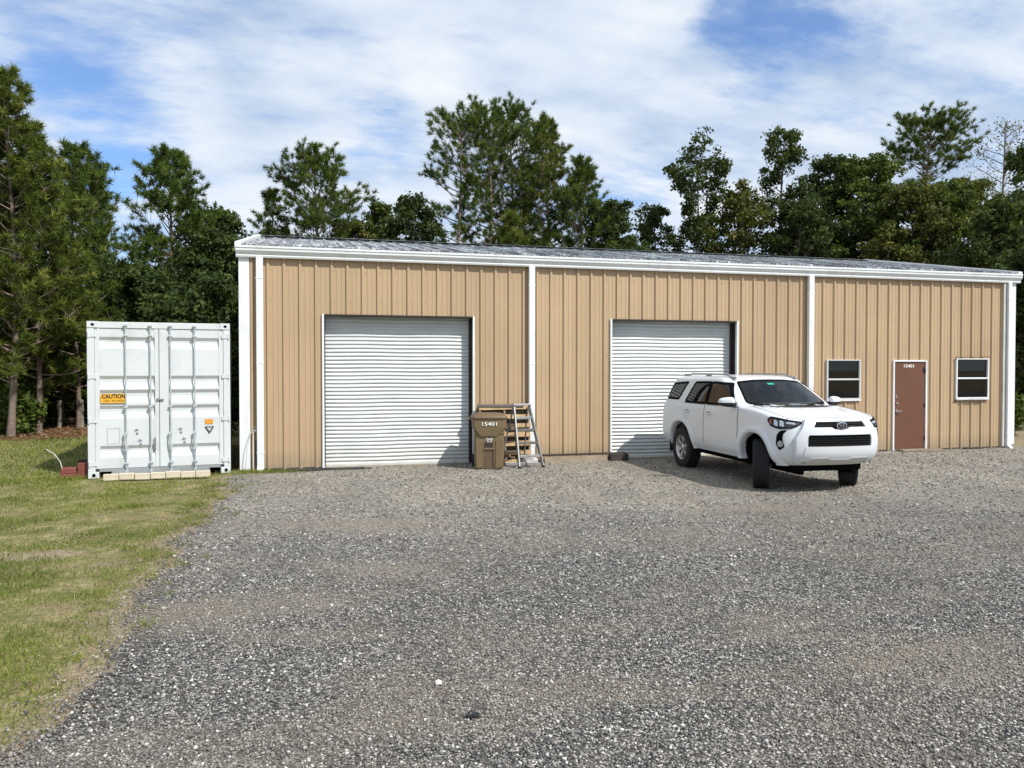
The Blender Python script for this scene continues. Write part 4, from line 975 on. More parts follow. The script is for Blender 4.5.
def diag_pt(u, z, s, off=0.0, a=40):   # a: degrees off the forward axis; u along the axis perpendicular to the ray (outboard positive)
    d = Vector((math.cos(R(a)), s * math.sin(R(a)), 0)); U = Vector((-math.sin(R(a)), s * math.cos(R(a)), 0))
    o = Vector((1.2, 0, z)) + U * u + d * 4; h, n = cast(o, -d)
    if h is None: return Vector((1.6, s * .9, z))
    return h + d * off
def resample(P, n):
    P = [Vector((p[0], p[1], 0)) for p in P]; L = [0]
    for a, b in zip(P, P[1:]): L.append(L[-1] + (b - a).length)
    out = []
    for k in range(n):
        t_ = L[-1] * k / (n - 1); i = 0
        while i < len(L) - 2 and L[i + 1] < t_: i += 1
        f = (t_ - L[i]) / max(1e-9, L[i + 1] - L[i]); out.append(P[i].lerp(P[i + 1], min(1, f)))
    return out
def patch(top, bot, fn, off, n=24, m=8, skirt=.02, thick=None):
    A, Bm = resample(top, n), resample(bot, n); mb = MB(); G = []; G2 = []
    for j in range(m):
        f = j / (m - 1); q = [a.lerp(b, f) for a, b in zip(A, Bm)]
        G.append([fn(p.x, p.y, off) for p in q]); G2.append([fn(p.x, p.y, off - skirt) for p in q])
    mb.grid(G)
    if skirt:
        for E1, E2 in ((G[0], G2[0]), (G[-1], G2[-1]), ([r_[0] for r_ in G], [r_[0] for r_ in G2]), ([r_[-1] for r_ in G], [r_[-1] for r_ in G2])): mb.grid([E1, E2])
    return mb
def closed_resample(P, n):
    return resample(list(P) + [P[0]], n + 1)[:-1]
def inset(P, d):
    c = len(P); out = []
    area = sum(P[i][0] * P[(i + 1) % c][1] - P[(i + 1) % c][0] * P[i][1] for i in range(c)); sg = 1 if area > 0 else -1
    for i in range(c):
        a, b, e = Vector(P[i - 1][:2]), Vector(P[i][:2]), Vector(P[(i + 1) % c][:2])
        n1 = Vector((-(b - a).y, (b - a).x)).normalized() * sg; n2 = Vector((-(e - b).y, (e - b).x)).normalized() * sg
        nn = (n1 + n2); L_ = nn.length; k = d / max(.35, (nn.normalized().dot(n1))) if L_ > 1e-6 else d
        q = b + nn.normalized() * k; out.append((q.x, q.y))
    return out
def rnd(P, r=.04, k=4):   # round polygon corners
    out = []; n = len(P)
    for i in range(n):
        a, b, c_ = Vector(P[i - 1]), Vector(P[i]), Vector(P[(i + 1) % n]); la, lc = (a - b).length, (c_ - b).length; rr_ = min(r, la * .45, lc * .45)
        p, q = b + (a - b).normalized() * rr_, b + (c_ - b).normalized() * rr_
        for j in range(k + 1): u = j / k; v = p * (1 - u) ** 2 + b * 2 * u * (1 - u) + q * u * u; out.append((v.x, v.y))
    return out
def ring(outer, inner, fn, off, skirt=.012):
    """outer and inner: lists of the same length"""
    mb = MB(); n = len(outer); mid = [((a[0] + b[0]) / 2, (a[1] + b[1]) / 2) for a, b in zip(outer, inner)]
    L_ = [[fn(*p, off - skirt) for p in outer], [fn(*p, off) for p in outer], [fn(*p, off) for p in mid], [fn(*p, off) for p in inner], [fn(*p, off - skirt) for p in inner]]
    L_ = [r_ + [r_[0]] for r_ in L_]; mb.grid(L_); return mb
def inside(P, x, y):
    c = False; n = len(P)
    for i in range(n):
        (x1, y1), (x2, y2) = P[i], P[i - 1]
        if (y1 > y) != (y2 > y) and x < (x2 - x1) * (y - y1) / (y2 - y1) + x1: c = not c
    return c
def fill(P, fn, off, name, mat, parent, res=.03):
    """panel that fills polygon P on the surface, triangulated from a clipped grid of rows"""
    ys_ = [p[1] for p in P]; z0, z1 = min(ys_), max(ys_); m = max(4, int((z1 - z0) / res)); G = []
    for j in range(m + 1):
        z = z0 + (z1 - z0) * (.002 + .996 * j / m); X_ = []
        for i in range(len(P)):
            (xa, ya), (xb, yb) = P[i - 1], P[i]
            if (ya > z) != (yb > z): X_.append(xa + (xb - xa) * (z - ya) / (yb - ya))
        a, b = min(X_), max(X_); G.append([fn(a + (b - a) * k / 24, z, off) for k in range(25)])
    mb = MB(); mb.grid(G); return mb.build(name, mat, parent, smooth=True, recalc=False)

# glazing outlines in the side view (x, z)
W_FRONT = [(.73, 1.315), (.225, 1.70), (-.33, 1.715), (-.37, 1.305)]
W_REAR = [(-.43, 1.305), (-.39, 1.715), (-1.02, 1.705), (-1.30, 1.305)]
W_QUART = [(-1.60, 1.345), (-1.33, 1.70), (-1.99, 1.665), (-2.17, 1.345)]
# windshield outline in front projection (y, z)
W_SHIELD = rnd([(-.735, 1.365), (-.60, 1.715), (-.3, 1.745), (0, 1.75), (.3, 1.745), (.60, 1.715), (.735, 1.365), (.35, 1.348), (0, 1.342), (-.35, 1.348)], .03)
W_BACK = rnd([(-.66, 1.33), (-.58, 1.68), (.58, 1.68), (.66, 1.33)], .05)
AR, AZ = .495, .425
keepL = []
for f in LF:
    c_ = sum((LV[i] for i in f), Vector()) / len(f)
    if abs(c_.y) > .55 and any((c_.x - ax) ** 2 + (c_.z - AZ) ** 2 < (AR + .02) ** 2 for ax in (FA, RA)): continue
    if c_.z > 1.25 and -2.2 < c_.x < .85 and abs(c_.y) < .80: continue
    keepL.append(f)
keepC = []
sWF, sWR, sWQ = [inset(P, .004) for P in (W_FRONT, W_REAR, W_QUART)]
for f in CF:
    c_ = sum((CV[i] for i in f), Vector()) / len(f)
    if abs(c_.y) > .6 and any(inside(P, c_.x, c_.z) for P in (sWF, sWR, sWQ)): continue
    if c_.x > .1 and inside(W_SHIELD, c_.y, c_.z): continue
    if c_.x < -2.0 and inside(W_BACK, c_.y, c_.z): continue
    keepC.append(f)
mb = MB(); mb.add(LV, keepL); mb.add(CV, keepC)
body = mb.build('body', M['carpaint'], CAR, smooth=True, angle=30, recalc=False)
# side pieces
for s in (1, -1):
    fn = lambda x, z, off, s=s: side_pt(x, z, s, off)
    # doors: two panels over a dark gap strip
    DF = rnd([(.84, .60), (.86, .95), (.84, 1.285), (-.385, 1.285), (-.385, .56), (.80, .56)], .04)
    DR = rnd([(-.402, .56), (-.402, 1.285), (-1.36, 1.285), (-1.37, 1.10), (-1.13, 1.0), (-.93, .80), (-.83, .56)], .05)
    nrm = lambda P, n=90: [(p.x, p.y) for p in closed_resample(P, n)]
    doors = []
    for P in (DF, DR):
        fill(inset(nrm(P), -.008), fn, .0015, 'door_gap', M['plastic_dark'], CAR)
        mb = MB(); q = nrm(P); G = []
        dr_ = fill(q, fn, .007, 'door', M['carpaint'], CAR, res=.02); doors.append(dr_)
    # sill crease strip and lower rocker
    mb = patch([(.86, .60), (-.85, .585)], [(.86, .535), (-.85, .52)], fn, .016, n=30, m=4); mb.build('rocker_panel', M['carpaint'], CAR, smooth=True)
    # handles; a flat grey patch paints the recess shade behind each
    for dr_, hx in ((doors[0], -.20), (doors[1], -1.13)):
        mb = MB(); a = fn(hx + .105, 1.135, .03); b = fn(hx - .105, 1.135, .03); mb.beam(a, b, .028, .022, up=(0, 1, 0)); mb.beam(fn(hx + .1, 1.135, -.0), fn(hx + .1, 1.135, .03), .02, .02); mb.beam(fn(hx - .1, 1.135, -.0), fn(hx - .1, 1.135, .03), .02, .02)
        mb.build('handle', M['carpaint'], dr_, bevel=.006)
        c2 = rnd([(hx - .085, 1.115), (hx - .085, 1.165), (hx + .075, 1.165), (hx + .075, 1.115)], .02); fill([(p.x, p.y) for p in closed_resample(c2, 40)], fn, .009, 'handle_shade', M['steel_grey'], dr_)
    # windows
    for P, dr_, nm in ((W_FRONT, doors[0], 'side_window'), (W_REAR, doors[1], 'side_window'), (W_QUART, CAR, 'quarter_window')):
        P2 = [(p.x, p.y) for p in closed_resample(rnd(P, .03), 80)]
        fill(P2, fn, .002, nm, M['privacy'], dr_)
        mbk = ring(inset(P2, -.010), inset(P2, .030), fn, .006); mbk.build('window_seal', M['void'], dr_, smooth=True)
    bp = patch([(-.33, 1.715), (-.40, 1.715)], [(-.36, 1.30), (-.44, 1.30)], fn, .009, n=3, m=12); bp.build('door_pillar', M['void'], CAR, smooth=True)
    # arches: flares and inner liners
    for ax in (FA, RA):
        a0, a1 = R(-20 if ax == FA else -12), R(198 if ax == RA else 190); outer = []; n = 44; Rs = [(.605, .0), (.60, .022), (.575, .034), (.53, .036), (.497, .030), (.480, .010), (.478, -.10)]
        G = []
        for r_, o_ in Rs:
            row = []
            for k in range(n + 1):
                a = a0 + (a1 - a0) * k / n; rx = r_ * (1.0 + .03 * abs(math.sin(2 * a))); x, z = ax + rx * math.cos(a), AZ + rx * math.sin(a)
                xx = max(min(x, 2.0), -2.3); zc = max(z, .45); h = side_pt(xx, zc, s, 0); y = abs(h.y)
                if x > 1.9: y -= .0
                row.append(Vector((x if z > .45 or True else x, s * (y + o_), max(z, .43))))
            G.append(row)
        mb = MB(); mb.grid(G); mb.build('wheel_arch', M['carpaint'], CAR, smooth=True, recalc=False, angle=50)
        G = []
        for yy in (.86, .60, .42):
            G.append([Vector((ax + .492 * math.cos(R(180) * k / 24), s * yy, AZ + .492 * math.sin(R(180) * k / 24))) for k in range(25)])
        mb = MB(); mb.grid(G); q = G[-1]; mb.add(q, [tuple(range(len(q)))]); mb.build('arch_liner', M['void'], CAR, recalc=False)
    # mirror
    mx = .74
    t0 = side_pt(mx - .02, 1.31, s, 0)
    bm = bmesh.new(); bmesh.ops.create_icosphere(bm, subdivisions=3, radius=1)
    for v in bm.verts:
        c = v.co; q = 3.2; L3 = (abs(c.x) ** q + abs(c.y) ** q + abs(c.z) ** q) ** (1 / q); c = c / L3
        v.co = Vector((c.x * .075 * (1 - .25 * c.y * s) + mx - .05 - .04 * (c.y * s), s * (abs(t0.y) + .165) + c.y * .125, 1.385 + c.z * .078 * (1 - .2 * c.y * s)))
    bmesh.ops.bisect_plane(bm, geom=bm.verts[:] + bm.edges[:] + bm.faces[:], plane_co=(0, 0, 1.372), plane_no=(0, 0, 1))
    me = bpy.data.meshes.new('mirror'); bm.to_mesh(me)
    me.materials.append(M['carpaint']); me.materials.append(M['plastic_dark'])
    for p in me.polygons: p.use_smooth = True; p.material_index = 1 if p.center.z < 1.372 else 0
    bm.free(); mo = bpy.data.objects.new('mirror', me); col.objects.link(mo); mo.parent = CAR
    mb = MB(); mb.beam(t0 + Vector((-.03, -s * .03, .015)), Vector((mx - .05, s * (abs(t0.y) + .12), 1.345)), .035, .09, up=(0, 0, 1)); mb.build('mirror_arm', M['plastic_dark'], mo, bevel=.006)
    # roof rail
    pts_ = []
    for k in range(15):
        x = .12 - 1.95 * k / 14; h, n_ = cast((x, s * .60, 3), (0, 0, -1)); lift = .055 if 0 < k < 14 else .005; lift = .038 if 1 < k < 13 else .02
        pts_.append((x, s * .60, h.z + lift))
    mb = MB(); mb.tube(pts_, .017, 8); mb.build('roof_rail', M['alu'], CAR, smooth=True)
    mb = MB()
    for x in (.10, -.85, -1.80): h, n_ = cast((x, s * .60, 3), (0, 0, -1)); mb.box((x, s * .60, h.z + .018), (.20, .035, .045))
    each(mb, 'rail_foot', M['alu'], CAR, bevel=.01)
    # headlight, wraps the corner
    dg = lambda u, z, off, s=s: diag_pt(u, z, s, off, 40)
    top = [(.06, 1.135), (.30, 1.165), (.60, 1.20), (.80, 1.215)]; bot = [(.10, 1.10), (.25, 1.045), (.55, 1.02), (.72, 1.055), (.80, 1.17)]
    hp = [(-.205, 1.125), (.0, 1.152), (.15, 1.18), (.28, 1.195), (.33, 1.15), (.27, 1.06), (.13, 1.022), (-.05, 1.035), (-.15, 1.075)]
    hp = rnd(hp, .02, 3); hp2 = [(p.x, p.y) for p in closed_resample(hp, 80)]
    hb = fill(hp2, dg, .004, 'headlight', M['plastic_dark'], CAR, res=.012)
    rg = ring(inset(hp2, -.008), inset(hp2, .008), dg, .012); rg.build('lamp_trim', M['void'], hb, smooth=True)
    for (ua, ub, za, zb, mt, nm) in ((-.12, .03, 1.085, 1.120, 'glass_lamp', 'lamp_bar'), (.05, .125, 1.05, 1.14, 'chrome', 'projector'), (.145, .215, 1.055, 1.15, 'glass_lamp', 'lamp_lens'), (.24, .295, 1.075, 1.155, 'lamp_red', 'side_marker')):
        q = rnd([(ua, za), (ua + .02, zb), (ub, zb + .012), (ub, za + .01)], .02, 3); fill([(p.x, p.y) for p in closed_resample(q, 40)], dg, .010, nm, M[mt], hb, res=.012)
    fill([(.088 + .034 * math.cos(k * math.pi / 12), 1.095 + .034 * math.sin(k * math.pi / 12)) for k in range(24)], dg, .016, 'projector_lens', M['glass_lamp'], hb, res=.008)
    # fog lamp slot
    fp = rnd([(.0, 1.005), (.10, 1.0), (.165, .93), (.18, .78), (.125, .68), (.04, .74), (.075, .86), (.065, .94)], .02, 3)
    fo = fill([(p.x, p.y) for p in closed_resample(fp, 70)], dg, .006, 'fog_lamp_housing', M['void'], CAR, res=.012)
    fill([(.108 + .046 * math.cos(k * math.pi / 12), .785 + .050 * math.sin(k * math.pi / 12)) for k in range(24)], dg, .014, 'fog_lamp', M['glass_lamp'], fo, res=.008)
    # tail light
    rg_ = lambda u, z, off, s=s: (lambda d, U: (lambda h: (h[0] + d * off) if h[0] is not None else Vector((-2.3, s * .85, z)))(cast(Vector((-1.4, 0, z)) + U * u + d * 4, -d)))(Vector((-math.cos(R(55)), s * math.sin(R(55)), 0)), Vector((math.sin(R(55)), s * math.cos(R(55)), 0)))
    tp = rnd([(-.235, 1.34), (-.30, 1.31), (-.35, 1.05), (-.31, .98), (-.25, 1.02)], .02, 3)
    tl = fill([(p.x, p.y) for p in closed_resample(tp, 60)], rg_, .012, 'tail_light', M['lamp_dark'], CAR, res=.015)
    # emblem strip behind the rear door
    bd = MB(); bd.beam(fn(-1.42, 1.245, .006), fn(-1.50, 1.245, .006), .02, .006, up=(0, 1, 0)); bd.build('badge', M['chrome'], CAR)
# front glass and seals
g_ = fill([(p.x, p.y) for p in closed_resample(W_SHIELD, 100)], lambda y, z, off: front_pt(y, z, off), .004, 'windshield', M['windshield'], CAR, res=.02)
P2 = [(p.x, p.y) for p in closed_resample(W_SHIELD, 100)]
ring(inset(P2, -.016), inset(P2, .014), front_pt, .008).build('window_seal', M['void'], g_, smooth=True)
fill([(-.12, 1.675), (-.12, 1.70), (.0, 1.70), (.0, 1.675)], front_pt, .010, 'sticker', M['sticker'], g_)
for y0 in (-.52, .08):
    mb = MB(); a = front_pt(y0, 1.352, .025); b = front_pt(y0 + .50, 1.375, .02); mb.tube([a, (a + b) / 2 + Vector((.006, 0, 0)), b], .009, 6); mb.build('wiper', M['plastic_dark'], CAR, smooth=True)
P2 = [(p.x, p.y) for p in closed_resample(W_BACK, 80)]
g_ = fill(P2, rear_pt, .004, 'rear_window', M['privacy'], CAR, res=.02); ring(inset(P2, -.03), inset(P2, .01), rear_pt, .008).build('window_seal', M['plastic_dark'], g_, smooth=True)
# cowl
mb = patch([(-.66, 1.343), (0, 1.334), (.66, 1.343)], [(-.70, 1.318), (0, 1.315), (.70, 1.318)], lambda y, z, off: (lambda p: p)(front_pt(y, z, off)), .006, n=30, m=4); mb.build('cowl', M['plastic_dark'], CAR, smooth=True)
# hood shut line and hood panel crease
mb = MB()
for s in (1, -1):
    L_ = []
    for k in range(26):
        x = 1.02 + 1.13 * k / 25; y = s * (.79 - .05 * sst(1.7, 2.15, x)); h, n_ = cast((x, y, 3), (0, 0, -1))
        if h is not None: L_.append(h + Vector((0, 0, .001)))
    mb.tube(L_, .004, 5)
L_ = [front_pt(-.74 + 1.48 * k / 40, 1.178 + .012 * (1 - ((k - 20) / 20) ** 2), .0) for k in range(41)]; mb.tube(L_, .004, 5)
mb.build('hood_gap', M['plastic_dark'], CAR, smooth=True)
# front fascia: raised grille surround with two pillars, bars and a bumper beam
def fb(top, bot, off, name, mat, n=30, m=8, skirt=.06, par=CAR, bevel=.008): 
    o = patch(top, bot, front_pt, off, n=n, m=m, skirt=skirt).build(name, mat, par, smooth=True, angle=50); return o
gb = fb([(-.50, 1.165), (0, 1.172), (.50, 1.165)], [(-.60, .50), (.60, .50)], .036, 'grille_backing', M['void'])
fb([(-.52, 1.170), (0, 1.180), (.52, 1.170)], [(-.50, 1.135), (0, 1.138), (.50, 1.135)], .062, 'grille_top_bar', M['carpaint'], m=4)
bar = fb([(-.50, 1.052), (-.16, 1.052), (-.11, 1.02), (.11, 1.02), (.16, 1.052), (.50, 1.052)], [(-.56, .935), (.56, .935)], .080, 'grille_bar', M['carpaint'], n=60)
fb([(-.58, .755), (.58, .755)], [(-.62, .515), (.62, .515)], .088, 'bumper', M['carpaint'])
bu = fb([(-.50, .555), (-.47, .575), (-.20, .575), (-.17, .548), (.17, .548), (.20, .575), (.47, .575), (.50, .555)], [(-.56, .47), (.56, .47)], .100, 'skid_plate', M['white_dirty'], n=60, m=4)
for s in (1, -1):
    T_ = [(s * .42, 1.165), (s * .56, 1.165)]
    def P4(a, b, c, d, off, nm, m=6): return fb([a, b], [d, c], off, nm, M['carpaint'], n=8, m=m)
    inn = [(s * .385, 1.162), (s * .455, 1.05), (s * .548, .90), (s * .55, .62), (s * .565, .475)]; out_ = [(s * .550, 1.166), (s * .632, 1.02), (s * .712, .88), (s * .70, .62), (s * .64, .475)]
    patch(inn, out_, front_pt, .078, n=34, m=6, skirt=.075).build('grille_pillar', M['carpaint'], CAR, smooth=True, angle=40)
# honeycomb mesh in the lower opening, slats above
mb = MB()
for r_ in range(5):
    z = .775 + r_ * .036
    for k in range(24):
        y = -.53 + k * .046 + (.023 if r_ % 2 else 0)
        p = front_pt(y, z, .048)
        mb.beam(p + Vector((0, -.017, .012)), p + Vector((0, 0, .004)), .006, .01, up=(1, 0, 0)); mb.beam(p + Vector((0, 0, .004)), p + Vector((0, .017, .012)), .006, .01, up=(1, 0, 0)); mb.beam(p + Vector((0, 0, .004)), p + Vector((0, 0, -.014)), .006, .01, up=(1, 0, 0))
gm = mb.build('grille_mesh', M['plastic_dark'], CAR)
mb = MB()
for z in (1.075, 1.10, 1.122): mb.tube([front_pt(-.42 + .84 * k / 14, z, .052) for k in range(15)], .005, 5)
mb.build('grille_slat', M['plastic_dark'], CAR, smooth=True)
# oval badge: three interlocking ovals on a dark disc
e0 = front_pt(0, 1.075, .095)
mb = MB(); mb.lathe([(-.03, .098), (-.004, .098), (0, .09), (.001, .001)], (0, 0, 0), 'x', 32); eb = mb.build('emblem_disc', M['plastic_dark'], CAR, smooth=True); eb.location = e0; eb.scale = (1, 1, .72)
mb = MB()
def oval(cy, cz, ry, rz_, t_=.005, n=36): mb.tube([(.006, cy + ry * math.cos(2 * math.pi * k / n), cz + rz_ * math.sin(2 * math.pi * k / n)) for k in range(n + 1)], t_, 6, cap=False)
oval(0, 0, .082, .054); oval(0, .006, .026, .046, .004); oval(0, .024, .056, .022, .004); em = mb.build('emblem', M['chrome'], CAR, smooth=True); em.location = e0
# number-plate-less tailgate details
mb = patch([(-.72, .78), (.72, .78)], [(-.74, .52), (.74, .52)], rear_pt, .05, n=30, m=6, skirt=.06); mb.build('rear_bumper', M['carpaint'], CAR, smooth=True)
mb = MB(); mb.bx(-2.22, -2.08, -.50, .50, 1.755, 1.78); mb.build('spoiler', M['carpaint'], CAR, bevel=.01)
# chassis
mb = MB(); mb.bx(-2.2, 1.95, -.62, .62, .33, .46); mb.bx(-.95, .90, -.86, .86, .43, .50)
for s in (1, -1): mb.bx(-2.2, 2.0, s * .45 - .04, s * .45 + .04, .28, .36)
mb.bx(1.7, 2.0, -.60, .60, .36, .50); mb.bx(-2.42, -2.0, -.7, .7, .40, .50)
mb.build('chassis', M['void'], CAR)
mb = MB(); mb.tube([(RA, -.72, .40), (RA, .72, .40)], .05, 10); mb.tube([(FA, -.7, .36), (FA, .7, .36)], .035, 10); mb.build('axle', M['steel_grey'], CAR, smooth=True)
mb = MB(); mb.tube([(-.2, .35, .32), (-.9, .35, .31), (-1.0, .38, .31)], .035, 10); mb.tube([(-.35, .35, .30), (-.8, .35, .30)], .08, 12); mb.tube([(-.1, -.38, .33), (.5, -.38, .35)], .03, 8); mb.build('exhaust', paint('rusty_exhaust', (.16, .085, .05), .7, .3, 9), CAR, smooth=True)
# interior
mb = MB(); mb.bx(-2.2, .9, -.78, .78, .55, .62); mb.bx(.55, 1.0, -.76, .76, .9, 1.30); mb.tube([(.55, -.72, 1.27), (.55, .72, 1.27)], .06, 10); mb.bx(-.1, .5, -.12, .12, .6, 1.0)
mb.bx(-2.2, .55, -.80, -.74, .6, 1.27); mb.bx(-2.2, .55, .74, .80, .6, 1.27); mb.build('dashboard', M['seat'], CAR)
def seat(x, y, w_):
    mb = MB(); mb.box((x + .2, y, .92), (.5, w_, .14)); mb.box((x - .08, y, 1.25), (.13, w_, .58), Euler((0, R(-12), 0)).to_matrix()); o = mb.build('seat', M['seat'], CAR, bevel=.04)
    n_ = 1 if w_ < .7 else 3
    for k in range(n_): h = MB(); h.box((x - .15, y + (k - (n_ - 1) / 2) * .42, 1.60), (.09, .25, .17)); h.build('headrest', M['seat'], o, bevel=.03)
seat(-.15, .37, .5); seat(-.15, -.37, .5); seat(-1.05, 0, 1.3)
mb = MB(); n = 28; c0 = Vector((.38, .37, 1.27)); rot = Euler((0, R(-25), 0)).to_matrix()
mb.tube([c0 + rot @ Vector((0, .185 * math.cos(2 * math.pi * k / n), .185 * math.sin(2 * math.pi * k / n))) for k in range(n + 1)], .014, 6, cap=False); mb.beam(c0 + rot @ Vector((0, -.18, 0)), c0 + rot @ Vector((0, .18, 0)), .04, .02); mb.build('steering_wheel', M['seat'], CAR, smooth=True)
mb = MB(); p = front_pt(0, 1.70, -.10); mb.box(p, (.04, .24, .065)); mb.build('rear_view_mirror', M['plastic_dark'], CAR, bevel=.01)
# wheels
def make_wheel():
    prof = [(-.115, .235), (-.128, .30), (-.130, .35), (-.118, .385), (-.10, .397)]
    for a in (-.06, -.02, .02, .06):
        prof += [(a - .007, .402), (a - .006, .391), (a + .006, .391), (a + .007, .402)]
    prof += [(.10, .397), (.118, .385), (.130, .35), (.128, .30), (.115, .235)]
    mb = MB(); mb.lathe(prof, (0, 0, 0), 'y', 72, closed=True)
    for k in range(48):
        a = 2 * math.pi * k / 48
        for s in (1, -1):
            a2 = a + (.065 if s > 0 else 0); c_ = Vector((.396 * math.cos(a2), s * .103, .396 * math.sin(a2))); m_ = Matrix((Vector((-math.sin(a2), 0, math.cos(a2))), Vector((0, 1, 0)), Vector((-math.cos(a2), 0, -math.sin(a2))))).transposed(); mb.box(c_, (.024, .038, .016), m_)
    tire = mb.build('wheel', M['rubber'], None, smooth=True, angle=25)
    mb = MB(); mb.lathe([(-.11, .20), (-.10, .232), (.085, .225), (.112, .242), (.122, .240), (.118, .228), (.085, .208), (-.02, .195)], (0, 0, 0), 'y', 48)
    for k in range(6):
        a = 2 * math.pi * k / 6 + .26
        for da in (-.12, .12):
            a2 = a + da; p0 = Vector((.05 * math.cos(a), .070, .05 * math.sin(a))); p1 = Vector((.222 * math.cos(a2), .092, .222 * math.sin(a2))); mb.beam(p0, p1, .030, .026, up=(0, 1, 0))
    mb.lathe([(.04, .065), (.085, .06), (.098, .04), (.10, .001)], (0, 0, 0), 'y', 24); mb.build('rim', M['rim'], tire, smooth=True, angle=30)
    mb = MB(); mb.lathe([(-.02, .0), (-.02, .205)], (0, 0, 0), 'y', 32); mb.lathe([(.0, .155), (.012, .15), (.012, .05)], (0, 0, 0), 'y', 32); mb.build('brake_disc', M['void'], tire)
    return tire
wh = make_wheel(); kids = [c for c in bpy.data.objects if c.parent == wh]
for i, (x, s, steer) in enumerate(((FA, -1, -30), (FA, 1, -30), (RA, -1, 0), (RA, 1, 0))):
    o = wh if i == 0 else wh.copy()
    if i:
        col.objects.link(o)
        for c in kids: cc = c.copy(); col.objects.link(cc); cc.parent = o
    o.parent = CAR; o.location = (x, s * .80, .398); o.rotation_euler = (0, R(17 * i), R(steer) + (R(180) if s < 0 else 0))
mb = MB(); mb.box((RA - .52, -.82, .42), (.012, .22, .30)); mb.box((RA - .52, .82, .42), (.012, .22, .30)); each(mb, 'mud_flap', M['rubber'], CAR)
# ------------------------------------------------------------------ trees
def orth(d):
    a = np.cross(d, np.array([0, 0, 1.0]) if abs(d[2]) < .9 else np.array([1.0, 0, 0])); a /= np.linalg.norm(a); return a, np.cross(d, a)
class Wood:
    def __init__(s): s.V = []; s.F = []; s.n = 0
    def tube(s, P, rs, k):
        P = np.asarray(P, float); m = len(P); ang = np.arange(k) * 2 * math.pi / k; d = P[-1] - P[0]; d /= np.linalg.norm(d) + 1e-9; a, b = orth(d)
        ring_ = np.cos(ang)[:, None] * a + np.sin(ang)[:, None] * b
        V = P[:, None, :] + ring_[None] * np.asarray(rs)[:, None, None]; s.V.append(V.reshape(-1, 3))
        I = np.arange(k); J = (I + 1) % k
        for i in range(m - 1): s.F.append(np.stack([s.n + i * k + I, s.n + i * k + J, s.n + (i + 1) * k + J, s.n + (i + 1) * k + I], 1))
        s.n += m * k
